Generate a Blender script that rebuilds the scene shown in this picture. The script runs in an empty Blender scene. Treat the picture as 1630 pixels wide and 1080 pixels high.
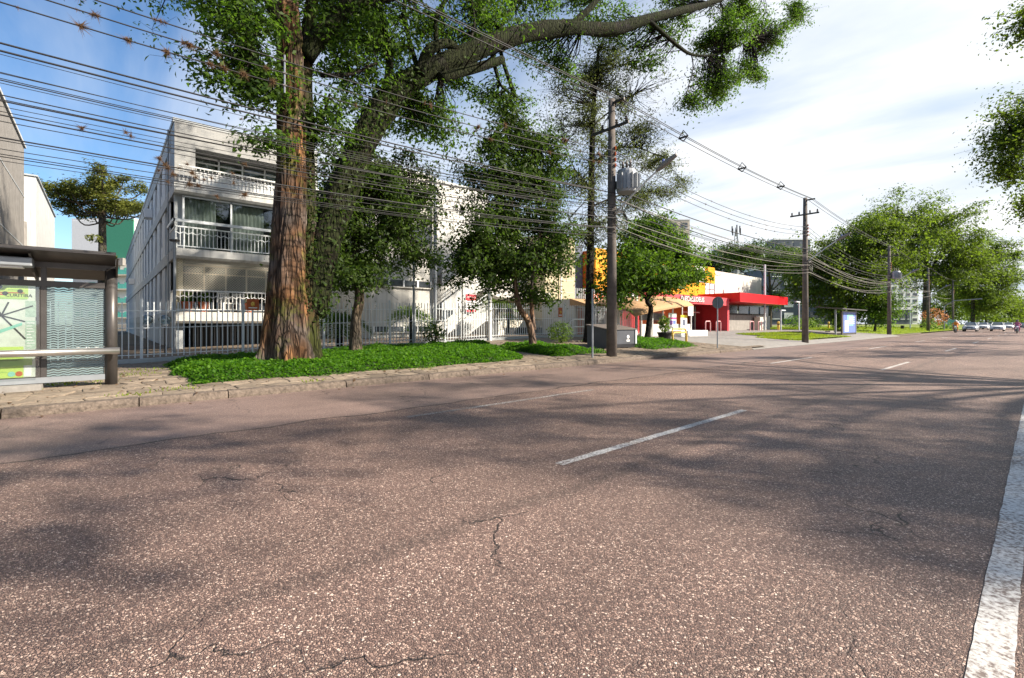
import bpy, math, random
import numpy as np
from mathutils import Vector, Matrix, noise as mnoise

S = bpy.context.scene
C = S.collection
R = math.radians
random.seed(11)
rng = np.random.default_rng(11)

# ------------------------------------------------------------------ camera
# x across the road (negative = far pavement), y along the road, z up; the camera stands at the near edge line
F, HU, HV, CH = 740.0, 815.0, 515.0, 1.3
TH = R(48.7); CT, ST = math.cos(TH), math.sin(TH)
cam_d = bpy.data.cameras.new('camera'); cam = bpy.data.objects.new('camera', cam_d); C.objects.link(cam)
cam.location = (0, 0, CH); cam.rotation_euler = (R(90), 0, TH)
cam_d.sensor_width = 36; cam_d.lens = F / 1630 * 36; cam_d.shift_y = -25 / 1630
cam_d.clip_start = 0.05; cam_d.clip_end = 3000
S.camera = cam
# ------------------------------------------------------------------ light
SUN_AZ, SUN_EL = 52.0, 33.0          # azimuth from +y towards +x
sd = Vector((math.sin(R(SUN_AZ)) * math.cos(R(SUN_EL)), math.cos(R(SUN_AZ)) * math.cos(R(SUN_EL)), math.sin(R(SUN_EL))))
W = bpy.data.worlds.new('World'); S.world = W; W.use_nodes = True
def world():
    nt = W.node_tree; N = nt.nodes; L = nt.links; N.clear()
    out = N.new('ShaderNodeOutputWorld'); bg = N.new('ShaderNodeBackground'); bg.inputs[1].default_value = 0.082
    sky = N.new('ShaderNodeTexSky'); sky.sky_type = 'NISHITA'; sky.sun_disc = False
    sky.sun_elevation = R(SUN_EL); sky.sun_rotation = R(SUN_AZ); sky.air_density = 1.0; sky.dust_density = 0.25; sky.ozone_density = 3.5
    tc = N.new('ShaderNodeTexCoord'); sep = N.new('ShaderNodeSeparateXYZ'); L.new(tc.outputs['Generated'], sep.inputs[0])
    # clouds lie on a high flat layer: direction / height
    mx = N.new('ShaderNodeMath'); mx.operation = 'MAXIMUM'; L.new(sep.outputs[2], mx.inputs[0]); mx.inputs[1].default_value = 0.0
    ad = N.new('ShaderNodeMath'); ad.operation = 'ADD'; L.new(mx.outputs[0], ad.inputs[0]); ad.inputs[1].default_value = 0.16
    dv = N.new('ShaderNodeVectorMath'); dv.operation = 'DIVIDE'; L.new(tc.outputs['Generated'], dv.inputs[0])
    cb = N.new('ShaderNodeCombineXYZ')
    for i in range(3): L.new(ad.outputs[0], cb.inputs[i])
    L.new(cb.outputs[0], dv.inputs[1])
    mp = N.new('ShaderNodeMapping'); mp.inputs['Rotation'].default_value = (0, 0, R(25)); mp.inputs['Scale'].default_value = (0.55, 1.25, 0.0)
    mp.inputs['Location'].default_value = (CLOUD_OFF[0], CLOUD_OFF[1], 0)
    L.new(dv.outputs[0], mp.inputs[0])
    n1 = N.new('ShaderNodeTexNoise'); n1.inputs['Scale'].default_value = 0.9; n1.inputs['Detail'].default_value = 7; n1.inputs['Roughness'].default_value = 0.52; n1.inputs['Distortion'].default_value = 0.5
    L.new(mp.outputs[0], n1.inputs['Vector'])
    # thicker cloud on the sunny side of the sky
    dt = N.new('ShaderNodeVectorMath'); dt.operation = 'DOT_PRODUCT'; L.new(tc.outputs['Generated'], dt.inputs[0])
    dt.inputs[1].default_value = (math.sin(R(SUN_AZ - 25)), math.cos(R(SUN_AZ - 25)), 0.1)
    ma = N.new('ShaderNodeMath'); ma.operation = 'MULTIPLY_ADD'; L.new(dt.outputs['Value'], ma.inputs[0]); ma.inputs[1].default_value = 0.30; L.new(n1.outputs[0], ma.inputs[2])
    lo = N.new('ShaderNodeMath'); lo.operation = 'MULTIPLY_ADD'; L.new(mx.outputs[0], lo.inputs[0]); lo.inputs[1].default_value = -0.32; L.new(ma.outputs[0], lo.inputs[2])
    cr = N.new('ShaderNodeValToRGB'); cr.color_ramp.elements[0].position = 0.235; cr.color_ramp.elements[1].position = 0.60
    L.new(lo.outputs[0], cr.inputs[0])
    n2 = N.new('ShaderNodeTexNoise'); n2.inputs['Scale'].default_value = 1.7; n2.inputs['Detail'].default_value = 6; n2.inputs['Distortion'].default_value = 0.3; L.new(mp.outputs[0], n2.inputs['Vector'])
    c2 = N.new('ShaderNodeValToRGB'); c2.color_ramp.elements[0].position = 0.36; c2.color_ramp.elements[1].position = 0.62
    c2.color_ramp.elements[0].color = CLOUD_DARK; c2.color_ramp.elements[1].color = CLOUD_LIGHT
    L.new(n2.outputs[0], c2.inputs[0])
    mix = N.new('ShaderNodeMixRGB'); L.new(cr.outputs[0], mix.inputs[0]); hs = N.new('ShaderNodeHueSaturation'); hs.inputs['Saturation'].default_value = 1.1; L.new(sky.outputs[0], hs.inputs['Color']); L.new(hs.outputs[0], mix.inputs[1]); L.new(c2.outputs[0], mix.inputs[2])
    L.new(mix.outputs[0], bg.inputs[0]); L.new(bg.outputs[0], out.inputs[0])
CLOUD_OFF = (0.35, 0.2); CLOUD_DARK = (4.2, 4.75, 5.4, 1); CLOUD_LIGHT = (6.5, 6.55, 6.6, 1)
world()
sun_d = bpy.data.lights.new('sun', 'SUN'); sun_d.energy = 4.9; sun_d.angle = R(0.8); sun_d.color = (1.0, 0.89, 0.75)
sun = bpy.data.objects.new('sun', sun_d); C.objects.link(sun); sun.location = (20, 20, 30)
sun.rotation_euler = sd.to_track_quat('Z', 'Y').to_euler()
S.view_settings.view_transform = 'Standard'; S.view_settings.look = 'None'; S.view_settings.gamma = 1.0
S.view_settings.exposure = 1.2; S.view_settings.use_curve_mapping = False
S.render.engine = 'CYCLES'
S.cycles.use_denoising = True; S.cycles.max_bounces = 8; S.cycles.transparent_max_bounces = 16
S.cycles.sample_clamp_indirect = 6.0

# ------------------------------------------------------------------ picture geometry
def col(u, x):
    """y of the point on the line x = const (parallel to the road) seen in picture column u, and its depth"""
    k = (u - HU) / F; Z = x / (k * CT - ST)
    return (k * ST + CT) * Z, Z
def cy(u, x): return col(u, x)[0]
def hz(u, v, x): return CH + (HV - v) / F * col(u, x)[1]
def pz(u, v, Z):
    k = (u - HU) / F
    return Vector(((k * CT - ST) * Z, (k * ST + CT) * Z, CH + (HV - v) / F * Z))
def gz(x, y):
    """height of the far pavement and the plots behind it: level with the kerb, rising gently to the fence"""
    s = min(max(y, 0), 16) * 0.026
    return 0.12 + s * min(max((-9.45 - x) / 7.85, 0), 1)

# ------------------------------------------------------------------ helpers
ORG = {}
def link(o, parent=None):
    C.objects.link(o)
    if parent is not None:
        o.parent = parent; ORG[o.name] = ORG.get(parent.name, Vector((0, 0, 0)))
    return o
def tag(o, label, cat, group=None):
    o['label'] = label; o['category'] = cat
    if group: o['group'] = group
    return o
def thing(name, label, cat, loc=(0, 0, 0), group=None, rz=0.0):
    o = bpy.data.objects.new(name, None); o.empty_display_size = 0.2
    C.objects.link(o); o.location = loc; o.rotation_euler = (0, 0, rz); ORG[o.name] = Vector(loc)
    return tag(o, label, cat, group)
class MB:
    """collects geometry; build() links it as one mesh object"""
    def __init__(s): s.v = []; s.f = []
    def box(s, x0, x1, y0, y1, z0, z1):
        b = len(s.v)
        s.v += [(x0, y0, z0), (x1, y0, z0), (x1, y1, z0), (x0, y1, z0), (x0, y0, z1), (x1, y0, z1), (x1, y1, z1), (x0, y1, z1)]
        s.f += [(b, b+3, b+2, b+1), (b+4, b+5, b+6, b+7), (b, b+1, b+5, b+4), (b+1, b+2, b+6, b+5), (b+2, b+3, b+7, b+6), (b+3, b, b+4, b+7)]
        return s
    def obox(s, c, sx, sy, sz, m=None):
        """box about its centre with a rotation matrix"""
        b = len(s.v)
        for dz in (-1, 1):
            for dx, dy in ((-1, -1), (1, -1), (1, 1), (-1, 1)):
                p = Vector((dx * sx / 2, dy * sy / 2, dz * sz / 2))
                if m is not None: p = m @ p
                s.v.append(tuple(p + Vector(c)))
        s.f += [(b, b+3, b+2, b+1), (b+4, b+5, b+6, b+7), (b, b+1, b+5, b+4), (b+1, b+2, b+6, b+5), (b+2, b+3, b+7, b+6), (b+3, b, b+4, b+7)]
        return s
    def quad(s, *p):
        b = len(s.v); s.v += [tuple(q) for q in p]; s.f.append(tuple(range(b, b + len(p)))); return s
    def prism(s, poly, lo, hi, axis='y'):
        """polygon extruded along an axis; poly holds the two other coordinates in order"""
        b = len(s.v); n = len(poly)
        for t in (lo, hi):
            for a, c in poly:
                s.v.append({'x': (t, a, c), 'y': (a, t, c), 'z': (a, c, t)}[axis])
        s.f.append(tuple(range(b + n - 1, b - 1, -1))); s.f.append(tuple(range(b + n, b + 2 * n)))
        for i in range(n):
            j = (i + 1) % n; s.f.append((b + i, b + j, b + n + j, b + n + i))
        return s
    def tube(s, pts, rad, n=8, cap=True, wob=0.0, flute=0.0, seed=0.0):
        pts = [Vector(p) for p in pts]; m = len(pts)
        if not hasattr(rad, '__len__'): rad = [rad] * m
        b = len(s.v); ref = None
        for i, p in enumerate(pts):
            t = (pts[min(i + 1, m - 1)] - pts[max(i - 1, 0)])
            t = t.normalized() if t.length > 1e-9 else Vector((0, 0, 1))
            if ref is None:
                ref = t.orthogonal().normalized()
                if abs(t.z) > .7: ref = (Vector((1, 0, 0)) - t * t.x).normalized()
            else: ref = (ref - t * ref.dot(t)).normalized()
            w = t.cross(ref)
            for j in range(n):
                a = 2 * math.pi * j / n; r = rad[i]
                if wob: r *= 1 + wob * mnoise.noise(Vector((math.cos(a) * 1.6 + seed, math.sin(a) * 1.6, p.z * 0.9 + p.y * .6))) \
                             + wob * .5 * mnoise.noise(Vector((math.cos(a) * 4 + seed, math.sin(a) * 4, p.z * 2.2 + p.y)))
                s.v.append(tuple(p + (ref * math.cos(a) + w * math.sin(a)) * r))
        for i in range(m - 1):
            for j in range(n):
                k = (j + 1) % n; a0 = b + i * n
                s.f.append((a0 + j, a0 + k, a0 + n + k, a0 + n + j))
        if cap: s.f.append(tuple(range(b + n - 1, b - 1, -1))); s.f.append(tuple(range(b + (m - 1) * n, b + m * n)))
        return s
    def lathe(s, c, prof, n=16):
        """profile of (radius, z) about a vertical axis"""
        b = len(s.v)
        for r, z in prof:
            for j in range(n):
                a = 2 * math.pi * j / n; s.v.append((c[0] + r * math.cos(a), c[1] + r * math.sin(a), c[2] + z))
        for i in range(len(prof) - 1):
            for j in range(n):
                k = (j + 1) % n; a0 = b + i * n; s.f.append((a0 + j, a0 + k, a0 + n + k, a0 + n + j))
        s.f.append(tuple(range(b + n - 1, b - 1, -1))); s.f.append(tuple(range(b + (len(prof) - 1) * n, b + len(prof) * n)))
        return s
    def mesh(s, name, m, smooth=False, off=None):
        me = bpy.data.meshes.new(name)
        v = s.v if off is None else [(a - off.x, b - off.y, c - off.z) for a, b, c in s.v]
        me.from_pydata(v, [], s.f); me.materials.append(m)
        if smooth: me.polygons.foreach_set('use_smooth', [True] * len(me.polygons))
        me.update(); return me
    def build(s, name, m, parent=None, smooth=False, local=False, bevel=0.0):
        off = None
        if parent is not None and not local: off = ORG.get(parent.name)
        o = bpy.data.objects.new(name, s.mesh(name, m, smooth, off)); link(o, parent)
        if bevel:
            bv = o.modifiers.new('bevel', 'BEVEL'); bv.width = bevel; bv.segments = 2; bv.limit_method = 'ANGLE'
        return o
def inst(me, name, loc, parent=None, rot=(0, 0, 0), sc=(1, 1, 1)):
    o = bpy.data.objects.new(name, me); link(o, parent)
    off = ORG.get(parent.name, Vector((0, 0, 0))) if parent is not None else Vector((0, 0, 0))
    o.location = Vector(loc) - off; o.rotation_euler = rot; o.scale = sc; ORG[o.name] = Vector(loc)
    return o
def structure(o, kind='structure'): o['kind'] = kind; return o
def box(name, m, parent, x0, x1, y0, y1, z0, z1, bevel=0.0):
    return MB().box(min(x0, x1), max(x0, x1), min(y0, y1), max(y0, y1), min(z0, z1), max(z0, z1)).build(name, m, parent, bevel=bevel)
def copy_tree(o, parent=None, loc=None, rz=None, sc=None):
    c = o.copy(); C.objects.link(c)
    if parent is not None: c.parent = parent
    if loc is not None: c.location = loc; ORG[c.name] = Vector(loc)
    if rz is not None: c.rotation_euler = (0, 0, rz)
    if sc is not None: c.scale = sc
    for ch in list(o.children): copy_tree(ch, c)
    return c
def numesh(name, V, Fq, m):
    """mesh from numpy arrays, every face with the same number of corners"""
    me = bpy.data.meshes.new(name); nf, k = Fq.shape
    me.vertices.add(len(V)); me.vertices.foreach_set('co', V.astype(np.float32).ravel())
    me.loops.add(nf * k); me.loops.foreach_set('vertex_index', Fq.astype(np.int32).ravel())
    me.polygons.add(nf); me.polygons.foreach_set('loop_start', np.arange(0, nf * k, k, dtype=np.int32))
    me.update(calc_edges=True); me.materials.append(m); return me
def text_mesh(txt, size, m, depth=0.01):
    cu = bpy.data.curves.new('lettering', 'FONT'); cu.body = txt; cu.size = size; cu.extrude = depth / 2; cu.align_x = 'CENTER'; cu.align_y = 'CENTER'; cu.resolution_u = 2
    o = bpy.data.objects.new('lettering', cu); C.objects.link(o)
    dg = bpy.context.evaluated_depsgraph_get(); me = bpy.data.meshes.new_from_object(o.evaluated_get(dg))
    bpy.data.objects.remove(o); me.materials.clear(); me.materials.append(m); return me

# ------------------------------------------------------------------ materials
def nodes(name):
    m = bpy.data.materials.new(name); m.use_nodes = True; nt = m.node_tree; nt.nodes.clear()
    out = nt.nodes.new('ShaderNodeOutputMaterial'); p = nt.nodes.new('ShaderNodeBsdfPrincipled'); nt.links.new(p.outputs[0], out.inputs[0])
    return m, nt, p, out
def nn(nt, t, **kw):
    n = nt.nodes.new(t)
    for k, v in kw.items():
        if k in n.inputs: n.inputs[k].default_value = v
        else: setattr(n, k, v)
    return n
def ramp(nt, src, stops):
    r = nt.nodes.new('ShaderNodeValToRGB'); e = r.color_ramp.elements
    while len(e) < len(stops): e.new(0.5)
    for q, (p, c) in zip(e, stops): q.position = p; q.color = (c, c, c, 1) if not hasattr(c, '__len__') else (*c, 1)
    nt.links.new(src, r.inputs[0]); return r
def mat(name, c, rough=0.7, metal=0.0, var=0.12, vs=3.0, bump=0.0, bs=30.0, rnd=0.0, spec=0.4, streak=0.0):
    m, nt, p, out = nodes(name); L = nt.links
    tc = nn(nt, 'ShaderNodeTexCoord')
    n = nn(nt, 'ShaderNodeTexNoise', Scale=vs, Detail=5.0, Roughness=0.6)
    L.new(tc.outputs['Object'], n.inputs['Vector'])
    r = ramp(nt, n.outputs[0], [(0.3, tuple(max(x * (1 - var), 0) for x in c)), (0.7, tuple(min(x * (1 + var), 1) for x in c))])
    last = r.outputs[0]
    if streak:
        mp = nn(nt, 'ShaderNodeMapping'); mp.inputs['Scale'].default_value = (2.5, 2.5, 0.12); L.new(tc.outputs['Object'], mp.inputs[0])
        n3 = nn(nt, 'ShaderNodeTexNoise', Scale=2.0, Detail=6.0); L.new(mp.outputs[0], n3.inputs['Vector'])
        r3 = ramp(nt, n3.outputs[0], [(0.45, 1.0), (0.75, 1 - streak)])
        mx = nn(nt, 'ShaderNodeMixRGB', blend_type='MULTIPLY'); mx.inputs[0].default_value = 1; L.new(last, mx.inputs[1]); L.new(r3.outputs[0], mx.inputs[2]); last = mx.outputs[0]
    if rnd:
        oi = nn(nt, 'ShaderNodeObjectInfo'); hs = nn(nt, 'ShaderNodeHueSaturation'); ma = nn(nt, 'ShaderNodeMath', operation='MULTIPLY_ADD')
        ma.inputs[1].default_value = 2 * rnd; ma.inputs[2].default_value = 1 - rnd; L.new(oi.outputs['Random'], ma.inputs[0]); L.new(ma.outputs[0], hs.inputs['Value']); L.new(last, hs.inputs['Color']); last = hs.outputs[0]
    L.new(last, p.inputs['Base Color'])
    p.inputs['Roughness'].default_value = rough; p.inputs['Metallic'].default_value = metal; p.inputs['Specular IOR Level'].default_value = spec
    if bump:
        nb = nn(nt, 'ShaderNodeTexNoise', Scale=bs, Detail=4.0); L.new(tc.outputs['Object'], nb.inputs['Vector'])
        b = nn(nt, 'ShaderNodeBump'); b.inputs['Strength'].default_value = bump; b.inputs['Distance'].default_value = 0.02; L.new(nb.outputs[0], b.inputs['Height']); L.new(b.outputs[0], p.inputs['Normal'])
    return m
def leafmat(name, a, b, trans=0.45, tcol=None, gloss=0.45):
    m, nt, p, out = nodes(name); L = nt.links
    g = nn(nt, 'ShaderNodeNewGeometry')
    r = ramp(nt, g.outputs['Random Per Island'], [(0.0, a), (0.75, tuple((x + y) / 2 for x, y in zip(a, b))), (1.0, b)])
    L.new(r.outputs[0], p.inputs['Base Color']); p.inputs['Roughness'].default_value = gloss + .12; p.inputs['Specular IOR Level'].default_value = 0.18
    t = nn(nt, 'ShaderNodeBsdfTranslucent')
    r2 = ramp(nt, g.outputs['Random Per Island'], [(0.0, tcol or tuple(min(1, x * 2.2) for x in a)), (1.0, tuple(min(1, x * 1.6) for x in (tcol or b)))])
    L.new(r2.outputs[0], t.inputs[0])
    mx = nn(nt, 'ShaderNodeMixShader'); mx.inputs[0].default_value = trans; L.new(p.outputs[0], mx.inputs[1]); L.new(t.outputs[0], mx.inputs[2]); L.new(mx.outputs[0], out.inputs[0])
    return m
def barkmat(name, c1, c2, moss=None, sc=6.0, mamt=0.5, bump=0.9):
    m, nt, p, out = nodes(name); L = nt.links
    tc = nn(nt, 'ShaderNodeTexCoord'); mp = nn(nt, 'ShaderNodeMapping'); mp.inputs['Scale'].default_value = (1, 1, 0.22); L.new(tc.outputs['Object'], mp.inputs[0])
    n = nn(nt, 'ShaderNodeTexNoise', Scale=sc, Detail=8.0, Roughness=0.65); n.inputs['Distortion'].default_value = 0.6; L.new(mp.outputs[0], n.inputs['Vector'])
    r = ramp(nt, n.outputs[0], [(0.32, tuple(x * .35 for x in c1)), (0.5, c1), (0.68, c2)])
    n4 = nn(nt, 'ShaderNodeTexNoise', Scale=0.9, Detail=4.0); L.new(tc.outputs['Object'], n4.inputs['Vector'])
    r4 = ramp(nt, n4.outputs[0], [(0.42, 0.0), (0.6, 1.0)])
    grey = nn(nt, 'ShaderNodeMixRGB'); L.new(r4.outputs[0], grey.inputs[0]); L.new(r.outputs[0], grey.inputs[1])
    hs = nn(nt, 'ShaderNodeHueSaturation'); hs.inputs['Saturation'].default_value = 0.35; hs.inputs['Value'].default_value = 0.8; L.new(r.outputs[0], hs.inputs['Color']); L.new(hs.outputs[0], grey.inputs[2])
    last = grey.outputs[0]
    if moss:
        n2 = nn(nt, 'ShaderNodeTexNoise', Scale=1.7, Detail=7.0, Roughness=0.7); L.new(tc.outputs['Object'], n2.inputs['Vector'])
        r2 = ramp(nt, n2.outputs[0], [(1 - mamt - 0.04, 0.0), (1 - mamt + 0.1, 1.0)])
        mx = nn(nt, 'ShaderNodeMixRGB'); L.new(r2.outputs[0], mx.inputs[0]); L.new(last, mx.inputs[1]); mx.inputs[2].default_value = (*moss, 1); last = mx.outputs[0]
    # furrows between bark plates
    mp2 = nn(nt, 'ShaderNodeMapping'); mp2.inputs['Scale'].default_value = (1, 1, .16); L.new(tc.outputs['Object'], mp2.inputs[0])
    dn = nn(nt, 'ShaderNodeTexNoise', Scale=3.0, Detail=4.0); L.new(mp2.outputs[0], dn.inputs['Vector']); dd = nn(nt, 'ShaderNodeVectorMath', operation='MULTIPLY_ADD'); L.new(dn.outputs['Color'], dd.inputs[0]); dd.inputs[1].default_value = (.25, .25, .25); L.new(mp2.outputs[0], dd.inputs[2])
    vo = nn(nt, 'ShaderNodeTexVoronoi', Scale=sc * 2.0, feature='DISTANCE_TO_EDGE'); L.new(dd.outputs[0], vo.inputs['Vector']); fr = ramp(nt, vo.outputs['Distance'], [(0.0, .25), (.16, 1.0)])
    mf = nn(nt, 'ShaderNodeMixRGB', blend_type='MULTIPLY'); mf.inputs[0].default_value = .85; L.new(last, mf.inputs[1]); L.new(fr.outputs[0], mf.inputs[2]); last = mf.outputs[0]
    L.new(last, p.inputs['Base Color']); p.inputs['Roughness'].default_value = 0.9; p.inputs['Specular IOR Level'].default_value = 0.2
    hsum = nn(nt, 'ShaderNodeMath', operation='MULTIPLY_ADD'); L.new(n.outputs[0], hsum.inputs[0]); hsum.inputs[1].default_value = .6; L.new(fr.outputs[0], hsum.inputs[2])
    b = nn(nt, 'ShaderNodeBump'); b.inputs['Strength'].default_value = bump; b.inputs['Distance'].default_value = 0.05; L.new(hsum.outputs[0], b.inputs['Height']); L.new(b.outputs[0], p.inputs['Normal'])
    return m
def glassmat(name, tint=(0.6, 0.7, 0.72), amt=0.35, rough=0.03):
    m, nt, p, out = nodes(name); L = nt.links
    tr = nn(nt, 'ShaderNodeBsdfTransparent'); tr.inputs[0].default_value = (*tint, 1); gl = nn(nt, 'ShaderNodeBsdfGlossy'); gl.inputs['Roughness'].default_value = rough
    lw = nn(nt, 'ShaderNodeLayerWeight'); lw.inputs[0].default_value = amt; mx = nn(nt, 'ShaderNodeMixShader'); L.new(lw.outputs['Facing'], mx.inputs[0])
    a = nn(nt, 'ShaderNodeMath', operation='MULTIPLY_ADD'); a.inputs[1].default_value = 0.6; a.inputs[2].default_value = 0.12; L.new(lw.outputs['Fresnel'], a.inputs[0]); L.new(a.outputs[0], mx.inputs[0])
    L.new(tr.outputs[0], mx.inputs[1]); L.new(gl.outputs[0], mx.inputs[2]); L.new(mx.outputs[0], out.inputs[0]); return m

def asphalt():
    m, nt, p, out = nodes('asphalt'); L = nt.links
    tc = nn(nt, 'ShaderNodeTexCoord'); o = tc.outputs['Object']; sp = nn(nt, 'ShaderNodeSeparateXYZ'); L.new(o, sp.inputs[0])
    # exposed aggregate: angular chips of different size in dark binder
    nd = nn(nt, 'ShaderNodeTexNoise', Scale=40.0, Detail=2.0); L.new(o, nd.inputs['Vector'])
    dm = nn(nt, 'ShaderNodeVectorMath', operation='MULTIPLY_ADD'); L.new(nd.outputs['Color'], dm.inputs[0]); dm.inputs[1].default_value = (.012, .012, 0); L.new(o, dm.inputs[2])
    v = nn(nt, 'ShaderNodeTexVoronoi', Scale=96.0); v.inputs['Randomness'].default_value = 1.0; L.new(dm.outputs[0], v.inputs['Vector'])
    ve = nn(nt, 'ShaderNodeTexVoronoi', Scale=96.0, feature='DISTANCE_TO_EDGE'); L.new(dm.outputs[0], ve.inputs['Vector'])
    sc = nn(nt, 'ShaderNodeSeparateColor'); L.new(v.outputs['Color'], sc.inputs[0])
    chip = ramp(nt, sc.outputs[0], [(0.0, (.13, .080, .066)), (0.45, (.26, .168, .136)), (0.78, (.42, .28, .22)), (0.94, (.62, .45, .36)), (1.0, (.82, .65, .54))])
    edge = ramp(nt, ve.outputs['Distance'], [(0.02, 0.0), (0.20, 1.0)])
    c1 = nn(nt, 'ShaderNodeMixRGB'); L.new(edge.outputs[0], c1.inputs[0]); c1.inputs[1].default_value = (.088, .058, .051, 1); L.new(chip.outputs[0], c1.inputs[2])
    # finer, greyer mix in the far lane (left of the long joint) and in a band past the middle
    fine = nn(nt, 'ShaderNodeTexNoise', Scale=90.0, Detail=4.0, Roughness=.7); L.new(o, fine.inputs['Vector'])
    fr = ramp(nt, fine.outputs[0], [(0.3, (.12, .088, .079)), (0.7, (.29, .215, .185))])
    wob = nn(nt, 'ShaderNodeTexNoise', Scale=0.8, Detail=6.0); L.new(o, wob.inputs['Vector'])
    wa = nn(nt, 'ShaderNodeMath', operation='MULTIPLY_ADD'); L.new(wob.outputs[0], wa.inputs[0]); wa.inputs[1].default_value = 0.7; L.new(sp.outputs[0], wa.inputs[2])
    isl = nn(nt, 'ShaderNodeMapRange'); isl.inputs['From Min'].default_value = -6.0; isl.inputs['From Max'].default_value = -6.15; L.new(wa.outputs[0], isl.inputs['Value'])
    c2 = nn(nt, 'ShaderNodeMixRGB'); ia = nn(nt, 'ShaderNodeMath', operation='MULTIPLY'); ia.inputs[1].default_value = 0.55; L.new(isl.outputs[0], ia.inputs[0]); L.new(ia.outputs[0], c2.inputs[0]); L.new(c1.outputs[0], c2.inputs[1]); L.new(fr.outputs[0], c2.inputs[2])
    # broad tonal patches
    big = nn(nt, 'ShaderNodeTexNoise', Scale=0.45, Detail=5.0, Roughness=.6); L.new(o, big.inputs['Vector'])
    br = ramp(nt, big.outputs[0], [(0.3, .82), (0.7, 1.12)])
    c3 = nn(nt, 'ShaderNodeMixRGB', blend_type='MULTIPLY'); c3.inputs[0].default_value = 1; L.new(c2.outputs[0], c3.inputs[1]); L.new(br.outputs[0], c3.inputs[2])
    mw = nn(nt, 'ShaderNodeMapping'); mw.inputs['Scale'].default_value = (1.1, .05, 1); L.new(o, mw.inputs[0])
    tw = nn(nt, 'ShaderNodeTexNoise', Scale=1.0, Detail=3.0); L.new(mw.outputs[0], tw.inputs['Vector']); twr = ramp(nt, tw.outputs[0], [(.35, .86), (.65, 1.1)])
    c4 = nn(nt, 'ShaderNodeMixRGB', blend_type='MULTIPLY'); c4.inputs[0].default_value = 1; L.new(c3.outputs[0], c4.inputs[1]); L.new(twr.outputs[0], c4.inputs[2])
    st_ = nn(nt, 'ShaderNodeTexNoise', Scale=1.6, Detail=6.0, Roughness=.7); L.new(o, st_.inputs['Vector']); str_ = ramp(nt, st_.outputs[0], [(.26, .82), (.40, 1.0)])
    c6 = nn(nt, 'ShaderNodeMixRGB', blend_type='MULTIPLY'); c6.inputs[0].default_value = 1; L.new(c4.outputs[0], c6.inputs[1]); L.new(str_.outputs[0], c6.inputs[2])
    last = c6.outputs[0]
    def band(x, w, wobble, depth, src):
        a = nn(nt, 'ShaderNodeMath', operation='MULTIPLY_ADD'); L.new(wob.outputs[0], a.inputs[0]); a.inputs[1].default_value = wobble; L.new(sp.outputs[0], a.inputs[2])
        s_ = nn(nt, 'ShaderNodeMath', operation='SUBTRACT'); L.new(a.outputs[0], s_.inputs[0]); s_.inputs[1].default_value = x + wobble * .5
        ab = nn(nt, 'ShaderNodeMath', operation='ABSOLUTE'); L.new(s_.outputs[0], ab.inputs[0])
        mr = nn(nt, 'ShaderNodeMapRange'); mr.inputs['From Min'].default_value = w; mr.inputs['From Max'].default_value = w * .3; mr.inputs['To Max'].default_value = depth; L.new(ab.outputs[0], mr.inputs['Value'])
        mm = nn(nt, 'ShaderNodeMixRGB'); L.new(mr.outputs[0], mm.inputs[0]); L.new(src, mm.inputs[1]); mm.inputs[2].default_value = (.02, .018, .018, 1); return mm.outputs[0]
    last = band(-6.4, .035, .7, .85, last); last = band(-2.45, .10, .35, .28, last)
    # branching cracks, only where an irregular mask lets them show
    dn = nn(nt, 'ShaderNodeTexNoise', Scale=2.2, Detail=5.0); L.new(o, dn.inputs['Vector'])
    dd = nn(nt, 'ShaderNodeVectorMath', operation='MULTIPLY_ADD'); L.new(dn.outputs['Color'], dd.inputs[0]); dd.inputs[1].default_value = (.9, .9, 0); L.new(o, dd.inputs[2])
    vc = nn(nt, 'ShaderNodeTexVoronoi', Scale=0.75, feature='DISTANCE_TO_EDGE'); L.new(dd.outputs[0], vc.inputs['Vector'])
    cm = ramp(nt, vc.outputs['Distance'], [(0.0, 1.0), (0.008, 0.0)])
    mk = nn(nt, 'ShaderNodeTexNoise', Scale=0.55, Detail=3.0); mk.inputs['Distortion'].default_value = 1.0; L.new(o, mk.inputs['Vector'])
    mr = ramp(nt, mk.outputs[0], [(0.52, 0.0), (0.62, 1.0)])
    cmm = nn(nt, 'ShaderNodeMath', operation='MULTIPLY'); L.new(cm.outputs[0], cmm.inputs[0]); L.new(mr.outputs[0], cmm.inputs[1])
    c5 = nn(nt, 'ShaderNodeMixRGB'); L.new(cmm.outputs[0], c5.inputs[0]); L.new(last, c5.inputs[1]); c5.inputs[2].default_value = (.012, .011, .011, 1)
    L.new(c5.outputs[0], p.inputs['Base Color']); p.inputs['Roughness'].default_value = 0.62; p.inputs['Specular IOR Level'].default_value = 0.45
    hh = nn(nt, 'ShaderNodeMath', operation='SUBTRACT'); L.new(edge.outputs[0], hh.inputs[0])
    k2 = nn(nt, 'ShaderNodeMath', operation='MULTIPLY'); k2.inputs[1].default_value = 3.0; L.new(cmm.outputs[0], k2.inputs[0]); L.new(k2.outputs[0], hh.inputs[1])
    rough_h = nn(nt, 'ShaderNodeMath', operation='MULTIPLY'); L.new(hh.outputs[0], rough_h.inputs[0]); inv = nn(nt, 'ShaderNodeMath', operation='SUBTRACT'); inv.inputs[0].default_value = 1.1; L.new(isl.outputs[0], inv.inputs[1]); L.new(inv.outputs[0], rough_h.inputs[1])
    vh = nn(nt, 'ShaderNodeMath', operation='MULTIPLY_ADD'); L.new(sc.outputs[1], vh.inputs[0]); vh.inputs[1].default_value = 0.5; L.new(rough_h.outputs[0], vh.inputs[2])
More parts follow.
